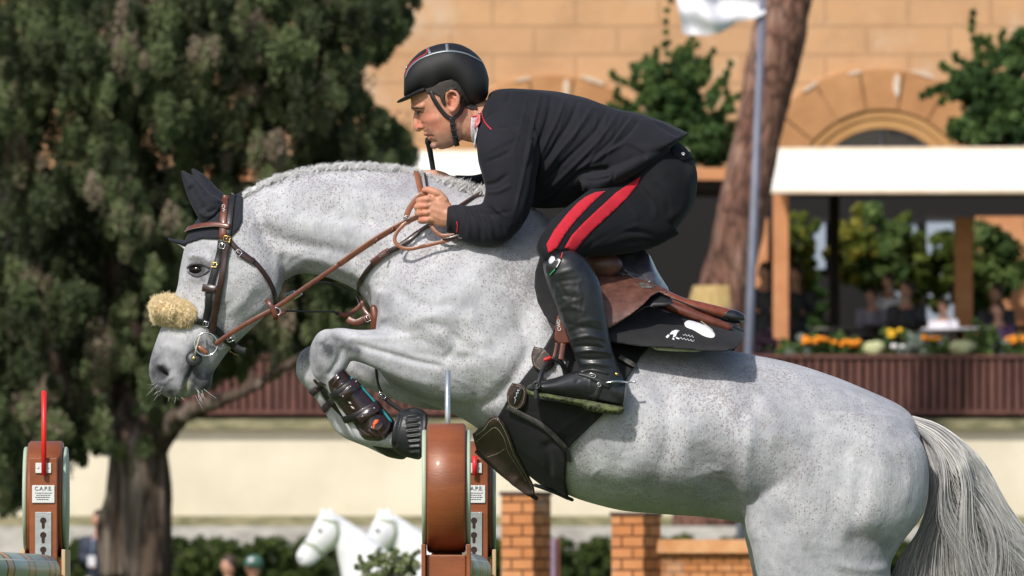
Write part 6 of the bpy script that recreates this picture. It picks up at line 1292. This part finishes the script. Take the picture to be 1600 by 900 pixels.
for pts, wd, dp in (  # ridges and valleys of the cloth
 (F((845,142),(838,175),(828,215),(822,260)), 4, .006), (F((862,144),(856,180),(842,225),(832,262)), 4, -.008), (F((885,147),(872,185),(852,225),(836,258)), 4, .006), (F((905,152),(890,190),(862,235),(838,272)), 4.5, -.006),
 (F((930,160),(905,200),(868,245),(838,285)), 4.5, .006), (F((950,168),(925,210),(880,255),(842,295)), 4, -.006), (F((968,172),(940,215),(890,265),(846,305)), 4, .006), (F((985,175),(958,215),(915,262),(866,308)), 4, -.007),
 (F((992,178),(972,205),(945,235),(905,262)), 3.5, .006), (F((1000,182),(985,205),(960,228)), 4, -.005), (F((978,222),(950,238),(920,256),(898,268)), 4, .007), (F((978,224),(1000,238),(1012,248)), 4, -.006),
 (F((905,268),(930,265),(955,262)), 4, -.009), (F((910,282),(935,280),(958,276)), 3, -.006), (F((905,275),(915,290),(912,300)), 3, .008), (F((960,262),(958,280),(950,292)), 2, -.004),
 (F((800,140),(790,160),(780,185)), 4, -.003), (F((765,202),(790,198),(815,210),(835,225)), 3, -.006), (F((767,206),(790,206),(812,220)), 3, .004), (F((757,240),(790,222),(805,215)), 5, .005), (F((757,255),(780,245),(800,235)), 4, -.005),
 (F((752,290),(775,285),(795,270)), 4, -.006), (F((755,300),(778,300),(800,288)), 4, .005), (F((830,210),(822,250),(812,300),(800,345)), 4, .004), (F((845,225),(838,265),(830,310),(815,350)), 5, -.010),
 (F((712,322),(718,340),(716,362)), 3, -.004), (F((722,324),(732,345),(732,375)), 4, .005), (F((735,322),(748,345),(752,380)), 4, -.007), (F((748,322),(764,345),(770,378)), 4, .006), (F((762,322),(780,342),(790,370)), 4, -.006), (F((772,326),(792,340),(802,358)), 3, .005), (F((745,330),(770,335),(800,330)), 4, -.004),
 (F((700,322),(703,342),(701,361)), 2, .0025), (F((1010,182),(1040,196),(1068,210)), 3, .003), (F((1020,190),(1045,204),(1062,214)), 3, -.004), (F((880,300),(860,310),(845,318)), 5, -.006), (F((875,250),(868,280),(850,300)), 5, -.005),
 (F((778,150),(800,145),(830,146)), 5, .003), (F((762,160),(757,178),(762,198)), 3, .005)):
    RID.append((pts, wd*.8, dp*1.15, .5))
sculpt(jme, RID); v = verts(jme); n = normals(jme); v += n*(fnoise(v, 45, 21)*.0012+fnoise(v, 95, 22)*.0007)[:, None]; setverts(jme, v)
# cut the mesh away at cuffs so that the hands come out: hollow ends by trimming verts near the cuff plane is not needed, the hand passes through
jacket = link('jacket', jme, M_jack, rider); JT = tree_of(jme, rb)
JT0 = bvh(jme)
dstrap(JT0, [(753,173),(755,184),(760,194),(768,203)], pw(1.8), .0005, .002, sub=5).build('red_piping', M_red, jacket)
dstrap(JT0, [(714,346),(715,354),(714,363)], pw(1.6), .0005, .002).build('red_piping', M_red, jacket)
for cuff, r in (((706,342,-.214), .040),):
    pass
# shirt collar
drape(JT, [(736,184),(746,181),(749,190),(748,204),(745,218),(744,232),(741,230),(737,216),(735,200)], .004, .003, 3).build('shirt_collar', nmat('white_shirt_print', (.42, .40, .42), (.74, .73, .76), 260, .8, det=2), rider)
drape(JT, [(740,200),(742,188),(748,177),(754,181),(753,193),(747,203)], .008, .002, 3).build('collar_flash', nmat('pink_flash', (.55, .12, .14), (.66, .22, .22), 60), rider)
dstrap(JT, [(736.5,183),(741,182.3),(747,181)], pw(1.6), .008, .002).build('red_piping', M_red, rider)
MB().ball(hit(JT, 749.5, 178.5, .011)[0], .003, n=10).build('collar_star', M_steel, rider)
# ---- breeches
br = MB()
loft([(1035,208,955,292,.16,0,0), (1072,232,950,325,.172,0,0), (1088,262,965,350,.178,0,0), (1089.5,292,985,372,.17,0,0), (1083,322,1010,382,.15,0,0), (1062,352,1030,380,.09,0,0)], 44, 5, br)
for sg in (-1, 1):
    loft([(985,262,1062,366,.075,sg*.09,0), (950,280,1022,386,.085,sg*.14,0), (920,298,980,396,.088,sg*.20,0), (893,317,942,400,.082,sg*.255,0), (870,336,913,402,.073,sg*.30,0), (852,358,890,406,.064,sg*.335,0), (841,377,874,412,.056,sg*.352,0), (839,393,862,416,.045,sg*.355,0), (848,408,862,420,.035,sg*.355,0)], 36, 5, br)
brm = fuse(br, .0038, 5)
sculpt(brm, [(F((905,400),(940,375),(985,360),(1030,372)), 5, -.006, .4), (F((915,392),(955,368),(1000,352)), 4, .005, .4), (F((940,395),(985,378),(1025,378)), 4, -.005, .4), (F((870,345),(885,365),(905,378)), 3, .003, .4), (F((850,372),(868,385),(885,392)), 3, .003, .4), (F((893,325),(915,352),(930,375)), 4, -.003, .4), (F((1040,270),(1060,300),(1062,335)), 10, -.003, .4),
    (F((1000,285),(1020,310),(1025,345)), 5, .004, .4), (F((1020,285),(1042,310),(1045,340)), 5, -.004, .4), (F((960,300),(985,320),(1000,345)), 5, .004, .4)])
v = verts(brm); n = normals(brm); v += n*(fnoise(v, 50, 31)*.001)[:, None]; setverts(brm, v)
breeches = link('breeches', brm, M_bre, rider); BRT = bvh(brm)
M_stripe = cloth('red_stripe_cloth', (.42, .012, .025), (.52, .022, .04), .85, .1)
drape(BRT, [(915,308),(930,301),(946,299),(925,318),(900,344),(883,366),(870,388),(857,396),(854,382),(866,360),(885,336),(902,318)], .0005, .002, 4).build('stripe', M_stripe, breeches)
drape(BRT, [(962,302),(979,290),(1001,276),(997,288),(982,307),(958,331),(928,358),(911,376),(897,393),(882,387),(893,368),(912,348),(940,322)], .0005, .002, 4).build('stripe', M_stripe, breeches)
drape(BRT, [(1048,232),(1056,228),(1068,233),(1082,243),(1084,250),(1072,250),(1066,252),(1052,243)], .002, .003, 4).build('waist_tab', M_bre, breeches)
MB().lathe([(.001, .0), (.0052, 0), (.006, .0015), (.004, .002), (.001, .001)], hit(BRT, 1065, 242.5, .006)[0], Matrix.Rotation(math.pi/2, 3, 'X'), 14).build('button', M_steel, breeches)
# ---- boots
M_boot = leather('black_boot_leather', (.008, .009, .011), (.020, .022, .026), .36, .25); M_sole = nmat('grass_stained_rubber', (.018, .02, .014), (.12, .14, .05), 70, .8, .003, 90)
def boot(sg):
    Y = sg*.368; b = MB()
    loft([(856,398,893,390,.03,Y,0), (850,408,912,402,.05,Y,0), (849,420,925,418,.057,Y,0), (854,440,937,442,.059,Y,0), (862,464,943,468,.059,Y,0), (872,490,948,496,.055,Y,0), (883,518,952,522,.050,Y,0), (892,542,957,546,.045,Y,0), (899,560,963,564,.042,Y,0), (905,576,970,582,.040,Y,0), (905,592,976,600,.040,Y,0), (902,606,979,616,.038,Y,0), (905,618,976,634,.035,Y,0)], 36, 5, b)
    loft([(978,596,974,636,.030,Y,0), (955,586,950,633,.037,Y,0), (922,576,920,628,.039,Y,0), (895,581,893,624,.041,Y-.004*sg*-1,0), (868,590,866,620,.045,Y+sg*.006,0), (845,595,843,617,.044,Y+sg*.008,0), (829,600,828,614,.034,Y+sg*.008,0), (822,606,823,611,.016,Y+sg*.008,0)], 28, 5, b)
    me = fuse(b, .003, 4)
    if sg < 0:
        K = []
        for pts, wd, dp in ((F((862,470),(885,462),(905,468)), 3, -.002), (F((868,485),(890,480),(915,488)), 3.5, .002), (F((885,520),(915,512),(945,520)), 4, -.004), (F((888,532),(920,525),(950,532)), 3.5, .005), (F((893,543),(920,541),(955,548)), 3, -.006), (F((897,551),(925,547),(958,552)), 3, .006),
            (F((900,560),(925,562),(962,560)), 3, -.006), (F((905,570),(930,568),(965,574)), 3, .004), (F((930,530),(945,545),(960,562)), 3, .004), (F((858,432),(880,425),(905,418)), 4, .003), (F((860,444),(885,438),(910,436)), 4, -.002), (F((870,452),(900,446)), 4, .002), (F((928,425),(940,450),(946,490),(952,525)), 2, .002),
            (F((905,578),(890,585),(868,592)), 4, .002), (F((925,580),(922,600),(924,622)), 2, .002), (F((898,600),(905,592),(918,590)), 3, -.002), (F((900,505),(925,500),(942,504)), 4, .002), (F((878,500),(895,508),(915,512)), 3, -.003), (F((915,402),(930,412),(940,430)), 2, .004)):
            K.append((pts, wd, dp, .5))
        sculpt(me, [(a, b, c*.62, d) for a, b, c, d in K]+[([(862+rng.uniform(0, 60), 430+rng.uniform(0, 110)) for _ in range(3)], 3.5, rng.normal(0, .0006), .5) for _ in range(26)], both=False)
    return me
for sg in (-1, 1):
    bo = link('boot', boot(sg), M_boot, rider); Y = sg*.368
    so_ = MB(); P = [(822,607),(840,612),(870,618),(900,623),(935,628),(976,637)]; Q = [(823,616),(840,622),(868,627),(900,633),(914,641),(940,645),(968,648),(974,644)]
    rows = [(822,607,824,616,.020,Y+sg*.008,0), (835,611,834,621,.038,Y+sg*.008,0), (860,616,858,626,.047,Y+sg*.007,0), (890,621,888,631,.043,Y,0), (908,624,907,635,.038,Y,0), (918,625,916,641,.037,Y,0), (945,630,943,646,.038,Y,0), (968,634,966,648,.036,Y,0), (976,637,974,645,.022,Y,0)]
    rows = [r+(.5,) for r in rows]
    sm = fuse(loft(rows, 32, 4), .0022, 1)
    if sg < 0: sculpt(sm, [([(842+i*7.5, 618+i*1.6), (838+i*7.5, 627+i*1.8)], 1.1, -.003, .2) for i in range(17)]+[([(825,609),(870,618.5),(920,627),(974,639)], 1.2, .002, 0)], both=False)
    link('sole', sm, M_sole, bo)
    if sg < 0:
        bt = bvh(bo.data)
        dstrap(bt, [(905,584),(920,588),(938,598),(952,605)], pw(7), .001, .003).build('spur_strap', M_blk, bo); dstrap(bt, [(938,602),(934,612),(930,622),(925,634)], pw(8), .001, .003).build('spur_strap', M_blk, bo)
        dstrap(bt, [(905,582),(925,578),(950,584)], pw(4), .001, .002).build('boot_seam', M_boot, bo)
        buckle(926, 587, 10, 6, -15, M_steel, bo, bt, .006); buckle(936, 601, 6, 5, -60, M_steel, bo, bt, .006)
        limb([(948,598,-.412,.003),(960,596,-.413,.0035),(974,596,-.395,.0035),(980,597,-.37,.0035),(974,596,-.33,.0035)], 8, 4).build('spur', M_steel, bo); limb([(980,597,-.37,.0028),(988,597,-.37,.0026),(992,597,-.37,.0036)], 8, 3).build('spur_tip', M_steel, bo)
        MB().lathe([(.001, 0), (.005, 0), (.0055, .0012), (.001, .002)], hit(bt, 963, 585, .002)[0], Matrix.Rotation(math.pi/2, 3, 'X'), 14).build('stud', M_brass, bo)
        c = catmull([(860,394),(874,394),(878,402),(874,414),(864,428),(855,432),(851,420),(853,404),(860,394)], 4); drape(bt, [tuple(q) for q in c[:-1]], .0005, .003, 3).build('knee_patch', leather('patent_patch', (.008, .008, .009), (.016, .016, .018), .15, .7), bo)
        kt = bvh(bpy.data.objects['knee_patch'].data); c = catmull([(862,400),(867,402),(866,408),(861,413),(858,411),(858,405),(862,400)], 4); drape(kt, [tuple(q) for q in c[:-1]], .0005, .001, 2).build('oval_badge', mat('silver_badge', (.7, .7, .72), .35, .3), bo)
        for p_, cc in (([(879,396),(877,404)], (.6, .03, .03)), ([(876,407),(870,418)], (.7, .7, .7)), ([(868,421),(860,430)], (.02, .3, .1))):
            dstrap(bt, p_, pw(1.6), .003, .001).build('flag_stripe', mat('flag_stripe', cc, .5), bo)
        dstrap(bt, [(926,630),(936,632),(946,634)], pw(1.3), .003, .001).build('heel_mark', M_thread, bo)
# ---- helmet
helmet = empty('helmet', W(700, 110), 'x', 'x')
for k in ('label', 'category'): del helmet[k]
helmet.parent = rider; helmet.location = (0, 0, 0); helmet.matrix_parent_inverse = Matrix.Translation(-rider.location)
def hl(name, me, m_):
    o = link(name, me, m_); o.parent = helmet; return o
hm = loft([(631.5,116,631,150,.04,0,0,.8), (636,104,636,151.5,.065,0,0,.75), (646,90.5,647,150.5,.082,0,0,.7), (660,79,661,148,.092,0,0,.7), (676,72,677,149,.098,0,0,.7), (690,68.5,691,140,.1,0,0,.7), (705,67.5,703,136.5,.102,0,0,.7), (718,69.5,715,143,.101,0,0,.75), (731,75,723,156,.099,0,0,.8), (743,83.5,733,167,.095,0,0,.85), (753,94.5,746,168,.085,0,0), (760,109,757,158,.068,0,0), (764,124,763,147,.035,0,0)], 48, 5)
hme = fuse(hm, .0026, 5)
M_hel = nmat('black_matt_helmet', (.006, .006, .0075), (.010, .010, .012), 300, .62, .0004, 1200)
hl('shell', hme, M_hel); HE = bvh(hme)
vm = loft([(664,136,664,147,.090,0,0,.7), (655,140,656,148,.088,0,0,.7), (643,146,645,152,.080,0,0,.7), (630,152.5,632,157.5,.060,0,0,.8), (623,156.5,625,160,.04,0,0,.8), (619.5,159.5,621,161,.02,0,0,1)], 32, 5)
hl('visor', fuse(vm, .002, 3), M_hel)
M_grey = mat('silver_grey_trim', (.22, .25, .28), .35, .3); M_hred = mat('red_trim', (.42, .02, .035), .4)
hl('trim', (lambda m_: mesh(m_.v, m_.f))(dstrap(HE, [(634,121),(640,107),(654,94),(675,84.5),(700,80),(725,83.5),(742,91),(752,97)], pw(3.4), .0005, .002)), M_grey)
for p_ in ([(668,76),(672,84)], [(698,69.5),(699,80)]): hl('trim', (lambda m_: mesh(m_.v, m_.f))(dstrap(HE, p_, pw(4.5), .0005, .0022)), M_grey)
hl('red_trim', (lambda m_: mesh(m_.v, m_.f))(dstrap(HE, [(634,116),(642,102),(655,91),(667,84),(668,77)], pw(2.2), .0015, .002)), M_hred)
hl('emblem', (lambda m_: mesh(m_.v, m_.f))(MB().ball(W(635.5, 106, -.012), (.004, .007, .006), n=10)), M_steel)
hl('rivet', mesh(*(lambda b_: (b_.v, b_.f))(MB().ball(hit(HE, 670, 138, .0005)[0], .0015, n=8))), M_steel)
RT2 = tree_of(rb)
for p_, w_ in (([(673,143),(679,156),(688,170),(697,181),(705,186)], 7), ([(722,155),(722,167),(717,177),(709,184),(702,187)], 6.5), ([(706,184),(707,196),(709,208),(714,227)], 8)):
    hl('chin_strap', (lambda m_: mesh(m_.v, m_.f))(dstrap(RT2, p_, pw(w_), .002, .0035, face=False)), M_blk)
for q in ((707,194), (708,203), (710,213)): hl('strap_keeper', (lambda m_: mesh(m_.v, m_.f))(dstrap(RT2, [(q[0]-4.5, q[1]+.5), (q[0]+4.5, q[1]-.5)], pw(3.2), .005, .003)), M_rubber)
hl('ear_liner', (lambda m_: mesh(m_.v, m_.f))(dstrap(HE, [(676,144),(686,137.5),(700,134.5),(713,139.5),(722,153)], pw(1.1), .0005, .0015)), mat('pale_liner', (.42, .36, .22), .8))
# ring
limb([(652,327,HN-.010,.0015),(655,331,HN-.0125,.0015),(658,327,HN-.0145,.0015)], 8, 3).build('ring', mat('gold', (.8, .55, .18), .2, 1), rider)
# ---- whip held in the far hand
wh = MB(); limb([(668,218.5,.115,.0075),(669,222,.115,.0095),(670.5,228,.117,.0085),(674,248,.122,.0078),(678,272,.13,.0076),(681,290,.135,.006),(700,380,.16,.0045),(730,500,.20,.003)], 10, 5, wh)
whip = wh.build('riding_whip', M_rubber); root_at(whip, W(678, 272, .13)); tag(whip, 'black riding whip standing upright in the rider\'s far fist, in front of his chin', 'riding whip')
